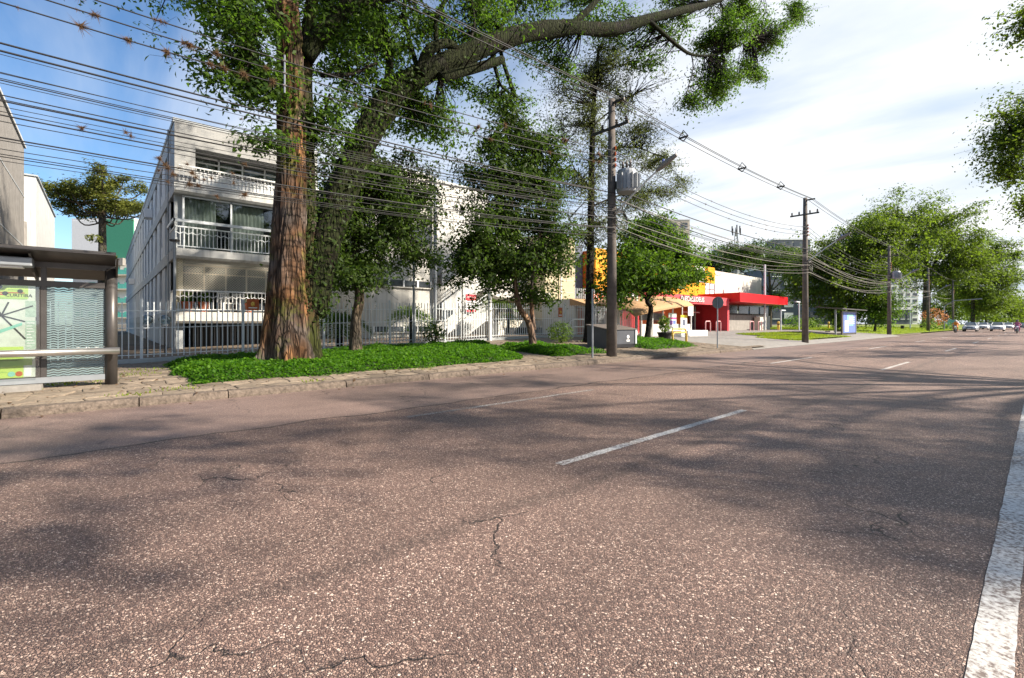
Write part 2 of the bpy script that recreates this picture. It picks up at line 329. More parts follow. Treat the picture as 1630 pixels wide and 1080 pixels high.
    b = nn(nt, 'ShaderNodeBump'); b.inputs['Strength'].default_value = 0.75; b.inputs['Distance'].default_value = 0.006; L.new(vh.outputs[0], b.inputs['Height']); L.new(b.outputs[0], p.inputs['Normal'])
    return m
def paintmat(wear=0.0):
    m, nt, p, out = nodes('road_paint'); L = nt.links; tc = nn(nt, 'ShaderNodeTexCoord')
    n = nn(nt, 'ShaderNodeTexNoise', Scale=38.0, Detail=5.0, Roughness=.7); L.new(tc.outputs['Object'], n.inputs['Vector'])
    n2 = nn(nt, 'ShaderNodeTexNoise', Scale=1.3, Detail=3.0); L.new(tc.outputs['Object'], n2.inputs['Vector'])
    a = nn(nt, 'ShaderNodeMath', operation='MULTIPLY_ADD'); L.new(n2.outputs[0], a.inputs[0]); a.inputs[1].default_value = 0.35; L.new(n.outputs[0], a.inputs[2])
    r = ramp(nt, a.outputs[0], [(0.56 + wear, (.16, .125, .11)), (0.68 + wear, (.50, .48, .45)), (0.85 + wear, (.72, .71, .68))])
    L.new(r.outputs[0], p.inputs['Base Color']); p.inputs['Roughness'].default_value = .7
    b = nn(nt, 'ShaderNodeBump'); b.inputs['Strength'].default_value = .6; b.inputs['Distance'].default_value = .006; L.new(a.outputs[0], b.inputs['Height']); L.new(b.outputs[0], p.inputs['Normal'])
    return m
def brickmat(name, c1, c2, mortar, sx, sz):
    """small facing tiles too fine to pick apart"""
    m, nt, p, out = nodes(name); L = nt.links; tc = nn(nt, 'ShaderNodeTexCoord'); sp = nn(nt, 'ShaderNodeSeparateXYZ'); L.new(tc.outputs['Object'], sp.inputs[0])
    ad = nn(nt, 'ShaderNodeMath', operation='ADD'); L.new(sp.outputs[0], ad.inputs[0]); L.new(sp.outputs[1], ad.inputs[1])
    cb = nn(nt, 'ShaderNodeCombineXYZ'); L.new(ad.outputs[0], cb.inputs[0]); L.new(sp.outputs[2], cb.inputs[1])
    b = nn(nt, 'ShaderNodeTexBrick'); b.inputs['Scale'].default_value = 1.0; b.inputs['Brick Width'].default_value = sx; b.inputs['Row Height'].default_value = sz; b.inputs['Mortar Size'].default_value = sz * .06
    b.inputs['Color1'].default_value = (*c1, 1); b.inputs['Color2'].default_value = (*c2, 1); b.inputs['Mortar'].default_value = (*mortar, 1); L.new(cb.outputs[0], b.inputs['Vector'])
    n = nn(nt, 'ShaderNodeTexNoise', Scale=0.8, Detail=6.0); L.new(tc.outputs['Object'], n.inputs['Vector']); r = ramp(nt, n.outputs[0], [(.3, .82), (.7, 1.1)])
    mx = nn(nt, 'ShaderNodeMixRGB', blend_type='MULTIPLY'); mx.inputs[0].default_value = 1; L.new(b.outputs[0], mx.inputs[1]); L.new(r.outputs[0], mx.inputs[2])
    L.new(mx.outputs[0], p.inputs['Base Color']); p.inputs['Roughness'].default_value = .6; return m
M = dict(
    asphalt=asphalt(), paint=paintmat(), faint=paintmat(.09),
    earth=mat('earth', (.10, .085, .06), .95, var=.4, vs=1.2, bump=.5, bs=20),
    joint=mat('sandy_joint', (.16, .125, .09), .95, var=.4, vs=4, bump=.6, bs=40),
    stone=mat('paving_stone', (.22, .175, .13), .85, var=.28, vs=9, bump=.5, bs=35, rnd=.35),
    kerb=mat('granite_kerb', (.125, .098, .077), .9, var=.45, vs=14, bump=1.0, bs=26, rnd=.15),
    concrete=mat('concrete', (.26, .245, .225), .85, var=.18, vs=2.5, bump=.25, bs=30, streak=.25),
    pole=mat('pole_concrete', (.125, .108, .095), .9, var=.35, vs=3, bump=.35, bs=30, streak=.3),
    grass=mat('lawn', (.19, .25, .03), .9, var=.5, vs=2.0, bump=.7, bs=60),
    bed=mat('bed_soil', (.03, .055, .012), .95, var=.4, vs=4),
    white=mat('white_paint', (.72, .72, .70), .55, var=.05, vs=2),
    wwall=mat('white_render', (.57, .555, .51), .85, var=.09, vs=1.2, bump=.1, bs=40, streak=.28),
    beige=mat('beige_render', (.46, .40, .27), .85, var=.07, vs=1.2, bump=.1, bs=40, streak=.12),
    gwall=mat('grey_render', (.52, .525, .51), .8, var=.1, vs=1.5, bump=.1, bs=40, streak=.32),
    sidew=mat('pale_grey_wall', (.57, .60, .62), .8, var=.1, vs=1.5, streak=.3),
    sideb=mat('mid_grey_beam', (.38, .405, .415), .8, var=.08, vs=1.5, streak=.15),
    panel=mat('white_panel', (.66, .68, .69), .6, var=.05, vs=2),
    tile=brickmat('grey_tiles', (.33, .33, .315), (.27, .275, .27), (.20, .20, .20), .24, .075),
    tilew=brickmat('white_tiles', (.54, .54, .51), (.49, .49, .47), (.40, .40, .39), .24, .12),
    dark=mat('dark_interior', (.02, .022, .024), .6, var=.2),
    win=mat('window_dark', (.055, .065, .075), .12, var=.3, spec=.8),
    glass=glassmat('pane_glass'), clear=glassmat('clear_glass', (.93, .95, .95), .15), glassg=glassmat('green_glass', (.25, .75, .6), .4),
    curtain=mat('curtain', (.62, .60, .52), .9, var=.08, vs=6),
    steel=mat('grey_steel', (.26, .28, .30), .45, .3, var=.1),
    fence=mat('fence_paint', (.60, .64, .66), .45, .1, var=.06),
    dsteel=mat('bronze_steel', (.085, .078, .074), .4, .5, var=.15),
    galv=mat('galvanised_grey', (.30, .315, .33), .5, .2, var=.12),
    tube=mat('brushed_tube', (.52, .50, .48), .3, .9, var=.06),
    wire=mat('black_wire', (.018, .018, .02), .6, var=.1), wireg=mat('grey_wire', (.22, .21, .19), .6, var=.1),
    red=mat('red_metal', (.56, .008, .016), .38, var=.05), redlit=mat('sunlit_red_fascia', (.62, .07, .085), .5, var=.04),  # fascia red is paled to pink, sunlight mixed into its colour
    dred=mat('red_wall', (.36, .012, .016), .6, var=.1), orange=mat('orange_panel', (.80, .33, .012), .45, var=.05), dorange=mat('deep_orange', (.62, .13, .02), .5, var=.05),
    bin=mat('dumpster_grey', (.072, .078, .092), .5, .2, var=.12, vs=2, bump=.06, bs=8), binlid=mat('dumpster_lid', (.13, .115, .105), .6, var=.15),
    awning=mat('tan_awning', (.42, .255, .125), .8, var=.1, vs=3), cream=mat('cream', (.62, .58, .48), .7, var=.06),
    yellow=mat('yellow_paint', (.72, .46, .08), .5, var=.1), pink=mat('pink_paint', (.72, .36, .36), .5, var=.1),
    terracotta=mat('terracotta', (.42, .13, .06), .8, var=.15), black=mat('black_plastic', (.015, .015, .017), .5, var=.1), rubber=mat('rubber', (.02, .02, .02), .85, var=.1),
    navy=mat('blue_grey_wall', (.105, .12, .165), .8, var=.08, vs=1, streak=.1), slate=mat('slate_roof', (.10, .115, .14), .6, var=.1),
    fgreen=mat('green_cladding', (.05, .24, .15), .6, var=.06), fwhite=mat('far_white', (.68, .69, .70), .8, var=.05), ftan=mat('far_tan', (.55, .48, .38), .8, var=.05), aqua=mat('aqua_glass', (.10, .42, .34), .2, var=.2),
    carwhite=mat('car_white', (.74, .74, .75), .22, var=.02, spec=.6), carsilver=mat('car_silver', (.42, .44, .47), .28, .5, var=.02), cardark=mat('car_dark', (.035, .04, .045), .25, var=.05), carglass=mat('car_glass', (.10, .12, .13), .06, var=.1, spec=.9), lamp=mat('headlamp', (.85, .85, .85), .1, var=.02, spec=.9),
    leafA=leafmat('broad_leaf', (.022, .052, .010), (.085, .135, .022), .42, (.10, .20, .015)),
    leafB=leafmat('dark_leaf', (.020, .043, .009), (.072, .110, .020), .36, (.085, .16, .015), gloss=.42),
    leafC=leafmat('feathery_leaf', (.045, .062, .022), (.13, .135, .05), .40, (.13, .17, .04)),
    leafD=leafmat('bright_leaf', (.028, .075, .010), (.085, .14, .02), .42, (.12, .23, .015)),
    leafE=leafmat('far_leaf', (.026, .060, .010), (.11, .15, .024), .42, (.16, .25, .018)),
    leafF=leafmat('cypress_leaf', (.07, .10, .018), (.20, .20, .05), .3, (.18, .2, .03)),
    ivy=leafmat('bed_leaf', (.026, .088, .007), (.095, .20, .013), .38, (.13, .33, .01)),
    frond=leafmat('frond_leaf', (.05, .11, .02), (.16, .24, .06), .4, (.2, .3, .05)),
    tuft=leafmat('airplant', (.09, .055, .03), (.20, .13, .08), .3, (.30, .18, .10)),
    blade=leafmat('grass_blade', (.11, .18, .012), (.24, .30, .03), .4, (.3, .4, .02)),
    flower=leafmat('orange_flower', (.4, .14, .05), (.6, .3, .12), .3, (.5, .25, .1)),
    bark=barkmat('old_bark', (.105, .052, .024), (.27, .135, .058), (.085, .09, .016), 5.0, .45, 1.0),
    barkm=barkmat('mossy_old_bark', (.055, .030, .015), (.13, .068, .032), (.035, .040, .009), 5.0, .56, 1.0),
    mossbark=barkmat('mossy_bark', (.022, .017, .010), (.05, .036, .018), (.016, .021, .005), 6.0, .6),
    barkg=barkmat('grey_bark', (.10, .075, .05), (.24, .17, .11), (.09, .10, .03), 8.0, .42),
    barkp=barkmat('smooth_bark', (.22, .13, .08), (.40, .25, .15), None, 5.0), barkd=barkmat('dark_bark', (.022, .017, .013), (.06, .045, .03), None, 8.0),
    orn=mat('orange_sign', (.42, .10, .03), .5, var=.1), signw=mat('sign_white', (.75, .75, .74), .5, var=.03), signr=mat('sign_red', (.55, .03, .05), .5, var=.05),
    purple=mat('poster_purple', (.22, .06, .32), .5, var=.1), magenta=mat('poster_magenta', (.55, .05, .25), .5, var=.1), pblue=mat('poster_blue', (.12, .18, .5), .5, var=.1), pyellow=mat('poster_yellow', (.75, .62, .03), .5, var=.05),
    limeg=mat('poster_lime', (.42, .58, .12), .5, var=.04), lime2=mat('poster_green', (.30, .48, .14), .5, var=.04), mapbg=mat('map_paper', (.55, .60, .52), .5, var=.12, vs=7), maptxt=mat('map_text', (.36, .47, .38), .5, var=.2, vs=30), skin=mat('skin', (.42, .25, .17), .6, var=.05), vest=mat('orange_vest', (.75, .25, .03), .6, var=.1), jacket=mat('dark_jacket', (.05, .045, .06), .8, var=.15), pinkj=mat('pink_jacket', (.45, .15, .25), .8, var=.1),
    aquas=mat('aqua_sign', (.22, .52, .42), .5, var=.05), greenlit=None,
)
def emis(name, c, s):
    m, nt, p, out = nodes(name); e = nn(nt, 'ShaderNodeEmission'); e.inputs[0].default_value = (*c, 1); e.inputs[1].default_value = s; nt.links.new(e.outputs[0], out.inputs[0]); return m
M['greenlit'] = emis('signal_green', (.05, .9, .55), 2.0)
# ================================================================== ground, road, pavement
structure(MB().quad((-900, -900, -.25), (900, -900, -.25), (900, 1500, -.25), (-900, 1500, -.25)).build('ground', M['earth']))
def sheet(name, m, xs, ys, zf, parent=None):
    mb = MB(); nx, ny = len(xs), len(ys)
    mb.v = [(x, y, zf(x, y)) for y in ys for x in xs]
    mb.f = [(j * nx + i, j * nx + i + 1, (j + 1) * nx + i + 1, (j + 1) * nx + i) for j in range(ny - 1) for i in range(nx - 1)]
    return mb.build(name, m, parent, smooth=True)
road = structure(sheet('road', M['asphalt'], [-9.3, -6, -3, 0, 3.2], [-70, -30, 0, 30, 80, 200, 420], lambda x, y: 0.0))
near_walk = structure(sheet('near_pavement', M['joint'], [3.35, 6, 14], [-70, 0, 60, 420], lambda x, y: .12))
far_walk = structure(sheet('far_pavement', M['joint'], [-9.45, -11, -13, -15, -17.3, -22, -30], [-40, -10, 0, 4, 8, 12, 16, 20, 24, 26], lambda x, y: gz(x, y)))
structure(sheet('forecourt', M['concrete'], [-9.3, -9.9, -11, -13, -15, -17.3, -22, -30], [24.0, 26.02, 28, 31, 40, 60], lambda x, y: (gz(x, y) + .004) if x < -9.5 else .01))
lawn = structure(sheet('lawn', M['grass'], [-9.9, -11, -13, -15, -17.3, -22, -30, -60], [60.02, 80, 120, 200, 420], lambda x, y: gz(x, y) + .01))
structure(sheet('rear_plots', M['earth'], [-30.02, -60, -140], [-40, 0, 16, 60], lambda x, y: gz(x, y) - .02))
# painted markings, each stroke its own piece on the road
def strip(name, x0, x1, y0, y1, m=M['paint'], jag=.006):
    n = max(2, int((y1 - y0) / .12)); n = min(n, 260); mb = MB(); r = random.Random(int(y0 * 10 + x0 * 7))
    for i in range(n + 1):
        y = y0 + (y1 - y0) * i / n
        a, b = r.uniform(-jag, jag), r.uniform(-jag, jag)
        mb.v += [(x0 + a, y, .004), (x1 + b, y, .004)]
    mb.f = [(2 * i, 2 * i + 1, 2 * i + 3, 2 * i + 2) for i in range(n)]
    return mb.build(name, m, road)
for k in range(-1, 9):
    for x in (-2.93, -5.78):
        strip('lane_dash', x - .05, x + .05, 3.15 + 13.1 * k, 7.2 + 13.1 * k, M['faint'] if x < -5 and k < 1 else M['paint'])
strip('edge_line', -.185, -.065, -8, 22, jag=.004); strip('edge_line', -.185, -.065, 22, 140)
# kerb stones
kerb = structure(MB().box(-9.45, -9.3, -40, 23.8, -.2, -.02).build('kerb', M['kerb']))
def kerbstone(y0, y1, parent, x0=-9.47, x1=-9.3, h=.125):
    r = random.Random(int(y0 * 100)); n = max(3, int((y1 - y0) / .3)); mb = MB()
    for i in range(n + 1):
        y = y0 + .008 + (y1 - y0 - .016) * i / n
        j = lambda s=.008: r.uniform(-s, s)
        mb.v += [(x1 + .012 + j(), y, -.02), (x1 + j(.01), y, h * .55 + j()), (x1 - .025 + j(), y, h + j(.006)), (x0 + j(), y, h + .012 + j(.005)), (x0, y, -.02)]
    for i in range(n):
        for k in range(4):
            a = i * 5 + k; mb.f.append((a, a + 1, a + 6, a + 5))
    mb.f += [(4, 3, 2, 1, 0), tuple(range(n * 5, n * 5 + 5))]
    return mb.build('kerb_stone', M['kerb'], parent)
y = -20.0
while y < 23.4:
    l = random.uniform(1.1, 2.3); y1 = min(y + l, 23.8); kerbstone(y, y1, kerb); y = y1
kerb2 = structure(MB().box(-9.95, -9.8, 30.5, 300, -.2, .02).build('kerb', M['kerb']))
y = 30.5
while y < 75:
    l = random.uniform(1.6, 2.6); kerbstone(y, y + l, kerb2, -9.98, -9.78, .11); y += l
kerb3 = structure(MB().box(3.2, 3.35, -70, 420, -.2, .12).build('kerb', M['kerb']))
# irregular paving stones: jittered courses, each stone separate, its joints sunk
def paving(parent, xa, xb, ya, yb, s, skip, seed, limit):
    r = random.Random(seed); cells = []
    nx, ny = int(round((xb - xa) / s)), int(round((yb - ya) / s)); P = {}
    for i in range(nx + 1):
        for j in range(ny * 2 + 2):
            P[i, j] = (xa + (xb - xa) * i / nx + (r.uniform(-.3, .3) * s if 0 < i < nx else 0), ya + (yb - ya) * j / (2 * ny) + r.uniform(-.22, .22) * s)
    for i in range(nx):
        o = i % 2; j = o
        while j + 2 <= ny * 2:
            w = r.choice((2, 2, 2, 3))
            if j + w > ny * 2: w = ny * 2 - j
            poly = [P[i, j], P[i + 1, j], P[i + 1, j + w], P[i, j + w]]
            if w == 3: poly = [P[i, j], P[i + 1, j], ((P[i+1, j][0] + P[i+1, j+3][0]) / 2 + r.uniform(-.04, .04), (P[i+1, j][1] + P[i+1, j+3][1]) / 2), P[i + 1, j + 3], P[i, j + 3]]
            j += w
            c = (sum(p[0] for p in poly) / len(poly), sum(p[1] for p in poly) / len(poly))
            if skip(*c): continue
            cells.append((c, poly))
    cells.sort(key=lambda q: q[0][0] ** 2 + q[0][1] ** 2)
    rest = MB()
    for n, (c, poly) in enumerate(cells):
        mb = MB() if n < limit else rest
        b = len(mb.v); k = len(poly); h = r.uniform(.008, .022); tx, ty = r.uniform(-.03, .03), r.uniform(-.03, .03)
        for f, z in ((.97, -.01), (.95, h * .7), (.87, h)):
            for p in poly:
                x, y_ = c[0] + (p[0] - c[0]) * f, c[1] + (p[1] - c[1]) * f
                mb.v.append((x, y_, gz(x, y_) + z + (tx * (x - c[0]) + ty * (y_ - c[1]) if z > 0 else 0)))
        for q in range(2):
            for e in range(k):
                g = (e + 1) % k; mb.f.append((b + q * k + e, b + q * k + g, b + (q + 1) * k + g, b + (q + 1) * k + e))
        mb.f.append(tuple(range(b + 2 * k, b + 3 * k)))
        if n < limit: mb.build('paving_stone', M['stone'], parent)
    if rest.v: rest.build('paving_stones', M['stone'], parent)['kind'] = 'stuff'
BEDS = [  # outline of each planted bed: left, right, near and far ends
    dict(x0=-15.8, x1=-10.6, y0=1.25, y1=10.0, slant=.45, h=.26), dict(x0=-14.3, x1=-10.75, y0=11.4, y1=14.15, slant=-.1, h=.22), dict(x0=-14.6, x1=-10.7, y0=17.35, y1=21.3, slant=.1, h=.26)]
def bed_depth(x, y):
    """distance inside the nearest bed outline, negative outside"""
    best = -9
    for i, b in enumerate(BEDS):
        w = .25 * mnoise.noise(Vector((x * .9, y * .9, i * 7.0))) + .14 * mnoise.noise(Vector((x * 3.1, y * 3.1, i * 7.0)))
        sl = b['slant'] * (-10.6 - x)
        d = min(x - b['x0'], b['x1'] - x, y - b['y0'], b['y1'] + sl - y) + w
        best = max(best, d)
    return best
def bed_of(x, y):
    for b in BEDS:
        if b['y0'] - .6 < y < b['y1'] + 3.0 and b['x0'] - .5 < x < b['x1'] + .5: return b
    return BEDS[0]
paving(far_walk, -17.2, -9.48, -7, 23.8, .34, lambda x, y: bed_depth(x, y) > .25, 5, 300)
# raised earth under the planted beds and their leaves
def bed_z(x, y):
    d = bed_depth(x, y)
    if d <= 0: return gz(x, y) - .04
    b = bed_of(x, y)
    return gz(x, y) + b['h'] * (1 - math.exp(-d * 3.2)) * (1 + .4 * mnoise.noise(Vector((x * 1.1, y * 1.1, 3))) + .25 * mnoise.noise(Vector((x * 3.3, y * 3.3, 3)))) - .02
def leaves(P, N, size, wid=.5, sizevar=.5, along=None):
    """one folded leaf quad for every point P with the facing N"""
    n = len(P); d = rng.normal(size=(n, 3)) if along is None else along + rng.normal(size=(n, 3)) * .45
    d -= N * np.sum(d * N, 1, keepdims=True); d /= np.linalg.norm(d, axis=1, keepdims=True) + 1e-9
    w = np.cross(N, d); L = size * (1 + rng.uniform(-sizevar, sizevar, (n, 1)))
    V = np.empty((n, 4, 3)); V[:, 0] = P; V[:, 1] = P + d * L * .45 + w * L * wid * .5 + N * L * .08
    V[:, 2] = P + d * L - N * L * .06; V[:, 3] = P + d * L * .45 - w * L * wid * .5 + N * L * .08
    return V.reshape(-1, 3), np.arange(n * 4).reshape(n, 4)
for i, b in enumerate(BEDS):
    xs = np.arange(b['x0'] - .4, b['x1'] + .45, .16); ys = np.arange(b['y0'] - .4, b['y1'] + 2.6, .16)
    lab = ['long green ground cover bed around the giant trunk', 'small green ground cover bed beside the forked tree', 'green ground cover bed between dumpster and yellow hoop'][i]
    t = thing('ground_cover', lab, 'plant bed', (b['x1'], b['y0'], .12))
    mb = MB(); nx = len(xs)
    mb.v = [(x, y, bed_z(x, y) - .03) for y in ys for x in xs]
    mb.f = [(q * nx + p, q * nx + p + 1, (q + 1) * nx + p + 1, (q + 1) * nx + p) for q in range(len(ys) - 1) for p in range(nx - 1)]
    mb.build('soil', M['bed'], t, smooth=True)
    n = [96000, 22000, 25000][i]
    X = rng.uniform(xs[0], xs[-1], n); Y = rng.uniform(ys[0], ys[-1], n)
    Z = np.empty(n); keep = np.zeros(n, bool)
    for q in range(n):
        dd = bed_depth(X[q], Y[q])
        if dd > .02: keep[q] = True; Z[q] = bed_z(X[q], Y[q]) + .03 * mnoise.noise(Vector((X[q] * 4, Y[q] * 4, 0))) + random.uniform(-.02, .05)
    P = np.stack([X, Y, Z], 1)[keep]; P -= np.array(ORG[t.name])
    N = rng.normal(size=P.shape) * .55 + np.array([.1, 0, .9]); N /= np.linalg.norm(N, axis=1, keepdims=True)
    V, Fq = leaves(P, N, .058, .75)
    o = link(bpy.data.objects.new('foliage', numesh('foliage', V, Fq, M['ivy'])), t); o['kind'] = 'stuff'
# weeds in the joints and the far lawn's grass
def blades(name, pts, h, m, spread=.5, w=.012, zf=gz):
    P = np.array([(x, y, zf(x, y)) for x, y in pts]); n = len(P)
    d = rng.normal(size=(n, 3)) * spread; d[:, 2] = 1; L = h * rng.uniform(.5, 1.3, (n, 1)); a = rng.uniform(0, 6.28, n); s = np.stack([np.cos(a), np.sin(a), 0 * a], 1) * w
    V = np.empty((n, 3, 3)); V[:, 0] = P - s; V[:, 1] = P + s; V[:, 2] = P + d * L
    o = link(bpy.data.objects.new(name, numesh(name, V.reshape(-1, 3), np.arange(n * 3).reshape(n, 3), m))); o['kind'] = 'stuff'; return o
pts = []
for cx, cy_, n, s in ((-10.1, 1.0, 60, .14), (-9.8, .3, 40, .1), (-12.4, -.6, 160, .22), (-12.0, -1.3, 120, .2), (-13.5, .4, 120, .25), (-14.6, .9, 100, .25), (-9.7, 3.2, 40, .1), (-10.2, 6, 40, .1)):
    pts += [(random.gauss(cx, s), random.gauss(cy_, s * 1.6)) for _ in range(n)]
blades('weeds', pts, .06, M['blade'])
# grassy verge past the forecourt
# dead leaves blown over the paving and the gutter
def litter(n):
    P = []
    while len(P) < n:
        x = random.uniform(-16.5, -8.9); y = random.uniform(-6, 23)
        if bed_depth(x, y) > .1 or (x > -9.3 and random.random() < .5): continue
        P.append((x, y, (gz(x, y) + .03) if x < -9.45 else (.012 if x > -9.28 else .15)))
    P = np.array(P); N = rng.normal(size=P.shape) * .25 + np.array([0, 0, 1]); N /= np.linalg.norm(N, axis=1, keepdims=True); V, Fq = leaves(P, N, .075, .55)
    link(bpy.data.objects.new('fallen_leaves', numesh('fallen_leaves', V, Fq, M['tuft'])))['kind'] = 'stuff'
litter(900)
verges = [(-13.2, -10.3, 33.5, 47), (-15.8, -13.4, 36.5, 49), (-30, -10, 60, 118)]
pts = []
for x0, x1, y0, y1 in verges[:2]:
    mb = MB(); n = 20
    cxm, cym, rx, ry = (x0 + x1) / 2, (y0 + y1) / 2, (x1 - x0) / 2, (y1 - y0) / 2
    mb.quad(*[(cxm + rx * math.copysign(abs(math.cos(a)) ** .6, math.cos(a)), cym + ry * math.copysign(abs(math.sin(a)) ** .6, math.sin(a)), gz(cxm, cym) + .03) for a in [2 * math.pi * k / n for k in range(n)]])
    structure(mb.build('grass_verge', M['grass']))
for x0, x1, y0, y1 in verges: pts += [(random.uniform(x0 + .1, x1 - .1), random.uniform(y0 + .3, y1 - .3)) for _ in range(int((x1 - x0) * (y1 - y0) * (170 if y0 < 55 else 22)))]
blades('grass', pts, .12, M['blade'], w=.03)

# ================================================================== front fence on its low wall
FX = -17.3; FY0, FY1 = -7.0, 25.6
fence = thing('picket_fence', 'long pale grey metal picket fence on a low concrete plinth', 'fence', (FX, 0, .1))
MB().prism([(FY0, -.1), (FY1, -.1), (FY1, gz(FX, FY1) + .13), (16, gz(FX, 16) + .13), (0, gz(FX, 0) + .13), (FY0, gz(FX, FY0) + .13)], FX - .09, FX + .09, 'x').build('plinth', M['sideb'], fence)
bar_me = MB().box(-.013, .013, -.013, .013, 0, 1.62).mesh('bar', M['fence'])
tip_me = None
n = int((FY1 - FY0) / .145); posts = []
for i in range(n):
    yy = FY0 + .145 * i
    if i % 18 == 0:
        h = 1.75
        box('post', M['fence'], fence, FX - .035, FX + .035, yy - .035, yy + .035, gz(FX, yy) + .13, gz(FX, yy) + .13 + h); posts.append(yy)
    else:
        inst(bar_me, 'bar', (FX, yy, gz(FX, yy) + .16), fence)
ends = posts + [FY1]
for a, b in zip(ends[:-1], ends[1:]):
    for dz in (.24, 1.02, 1.52):
        MB().tube([(FX + .02, a + .036, gz(FX, a) + dz), (FX + .02, b - .036, gz(FX, b) + dz)], .016, 4).build('rail', M['fence'], fence)
# electric fence poles above it
for u, top in ((658, 412), (735, 440), (779, 440)):
    yy = cy(u, FX + .1); t = thing('fence_pole', {658: 'tall dark steel pole beside the palm with spiky insulators', 735: 'thin rusty post at the fence by the stairs', 779: 'thick white square post by the garage fence'}[u], 'pole', (FX + .12, yy, gz(FX, yy)))
    zt = hz(u, top, FX + .1); r = {658: .05, 735: .025, 779: .085}[u]; m_ = {658: M['steel'], 735: M['dsteel'], 779: M['white']}[u]
    MB().tube([(FX + .14, yy, gz(FX, yy) - .02), (FX + .14, yy, zt)], r, 8).build('shaft', m_, t)
    box('cap', m_, t, FX + .14 - r * 1.6, FX + .14 + r * 1.6, yy - r * 1.6, yy + r * 1.6, zt, zt + .05)
    if u == 658:
        for k in range(5): MB().tube([(FX + .14, yy, zt - .5 - k * .16), (FX + .27, yy + .03, zt - .48 - k * .16)], .015, 5).build('insulator', M['black'], t)

# ================================================================== grey apartment building
BX, BY = -24.7, 2.3
apt = thing('apartment_building', 'long grey three-storey apartment block with stacked front balconies', 'building', (BX, BY, 0))
FAR = -83.0; LV = [1.3, 4.1, 6.9]; TOP = 10.2
box('core', M['sidew'], apt, FAR, -26.4, BY + .28, 8.3, -.6, TOP - .12)
box('roof', M['sideb'], apt, FAR - .1, BX - .15, BY - .04, 8.36, TOP - .12, TOP + .06)
box('beam', M['sideb'], apt, FAR, -26.4, BY, BY + .28, 9.35, TOP - .12)
for z in LV: box('beam', M['sideb'], apt, FAR, -26.4, BY - .02, BY + .28, z, z + .52)
box('base_wall', M['sideb'], apt, FAR, -26.4, BY + .05, BY + .28, -.6, LV[0])
pier = MB().box(-.82, .82, 0, .24, 0, 2.28).mesh('pier', M['sidew']); pan = MB().box(-.62, .62, 0, .08, 0, .82).mesh('panel', M['panel'])
wme = MB().box(-.66, .66, 0, .04, 0, 1.44).mesh('window', M['win']); fme = MB().box(-.03, .03, 0, .03, 0, 1.44).mesh('frame', M['white'])
for z in LV:
    x = -28.5; k = 0
    while x > FAR + 2:
        w = inst(wme, 'window', (x, BY + .235, z + 1.36), apt); inst(fme, 'frame', (x + .1, BY + .20, z + 1.36), w)
        inst(pan, 'panel', (x, BY + .10, z + .525), apt); inst(pier, 'pier', (x - 1.5, BY + .03, z + .525), apt); x -= 3.0; k += 1
    box('pier', M['sidew'], apt, -27.85, -26.4, BY + .03, BY + .27, z + .525, z + 2.79 if z < 6 else 9.35)
for x, z in ((-37.2, 7.9), (-60, 5.2)):
    ac = box('air_conditioner', M['fwhite'], apt, x - .45, x + .45, BY - .42, BY + .02, z, z + .55, bevel=.03)
    MB().tube([(x, BY - .421, z + .27), (x, BY - .43, z + .27)], .2, 14).build('fan_grille', M['dark'], ac)
box('pipe', M['steel'], apt, -26.55, -26.45, BY - .1, BY - .03, -.3, TOP)
# front: tiled face of the top floor, balcony slabs, side walls
Yr = 8.3
box('tiled_face', M['tile'], apt, -26.4, BX, BY, Yr, 9.05, TOP - .13)
box('tiled_pier', M['tile'], apt, -26.4, BX, BY, 3.05, 7.3, 9.05)
box('inner_wall', M['gwall'], apt, -26.6, -26.4, BY + .02, Yr, -.5, 9.05)
box('end_wall', M['gwall'], apt, -26.4, BX + .05, Yr - .2, Yr, -.5, 9.05)
for z0, z1 in ((1.3, 1.8), (4.1, 4.52), (6.88, 7.3)):
    MB().prism([(-26.4, z0), (BX + .38, z0), (BX + .48, z0 + .1), (BX + .48, z1), (-26.4, z1)], BY - .06, Yr + .1, 'y').build('slab', M['gwall'] if z0 > 2 else M['wwall'], apt)
box('corner_column', M['sideb'], apt, -25.0, BX, BY, BY + .3, 4.52, 6.88); box('corner_column', M['beige'], apt, -25.0, BX, BY, BY + .3, 1.8, 4.1); box('corner_column', M['sideb'], apt, -25.0, BX, BY + .02, BY + .3, -.5, 1.3)
def railing(z, y0, y1, m, h=.95, midband=True, side=True):
    rl = box('railing', m, apt, BX + .40, BX + .46, y0, y1, z + h - .06, z + h)
    X = BX + .43
    MB().box(X - .02, X + .02, y0, y1, z + .08, z + .12).build('bottom_rail', m, rl)
    if midband:
        mb = MB(); q = y0
        while q < y1 - .3:
            mb.tube([(X, q, z + h - .25), (X, q + .15, z + h - .33), (X, q + .3, z + h - .25)], .022, 4, cap=False); q += .3
        mb.build('wavy_band', m, rl)
    bm = MB().box(-.012, .012, -.012, .012, 0, h - .18).mesh('baluster', m); q = y0 + .03
    while q < y1:
        inst(bm, 'baluster', (X, q, z + .12), rl); q += .15
    if side:
        MB().box(-26.4, BX + .40, BY - .03, BY + .02, z + h - .06, z + h).build('side_rail', m, rl)
        q = -26.3
        while q < BX + .35: inst(bm, 'baluster', (q, BY, z + .12), rl); q += .2
    return rl
railing(1.8, BY - .02, Yr, M['white']); railing(4.52, BY - .02, Yr, M['fence']); railing(7.3, BY + .1, Yr, M['white'], .8, True, False)
box('parapet_panel', M['panel'], apt, BX + .30, BX + .38, BY + .75, Yr, 7.3, 7.92)
box('handrail', M['fence'], apt, BX + .5, BX + .62, BY - .1, Yr, 5.62, 5.74); box('handrail', M['fence'], apt, -26.4, BX + .62, BY - .12, BY - .04, 5.62, 5.74)
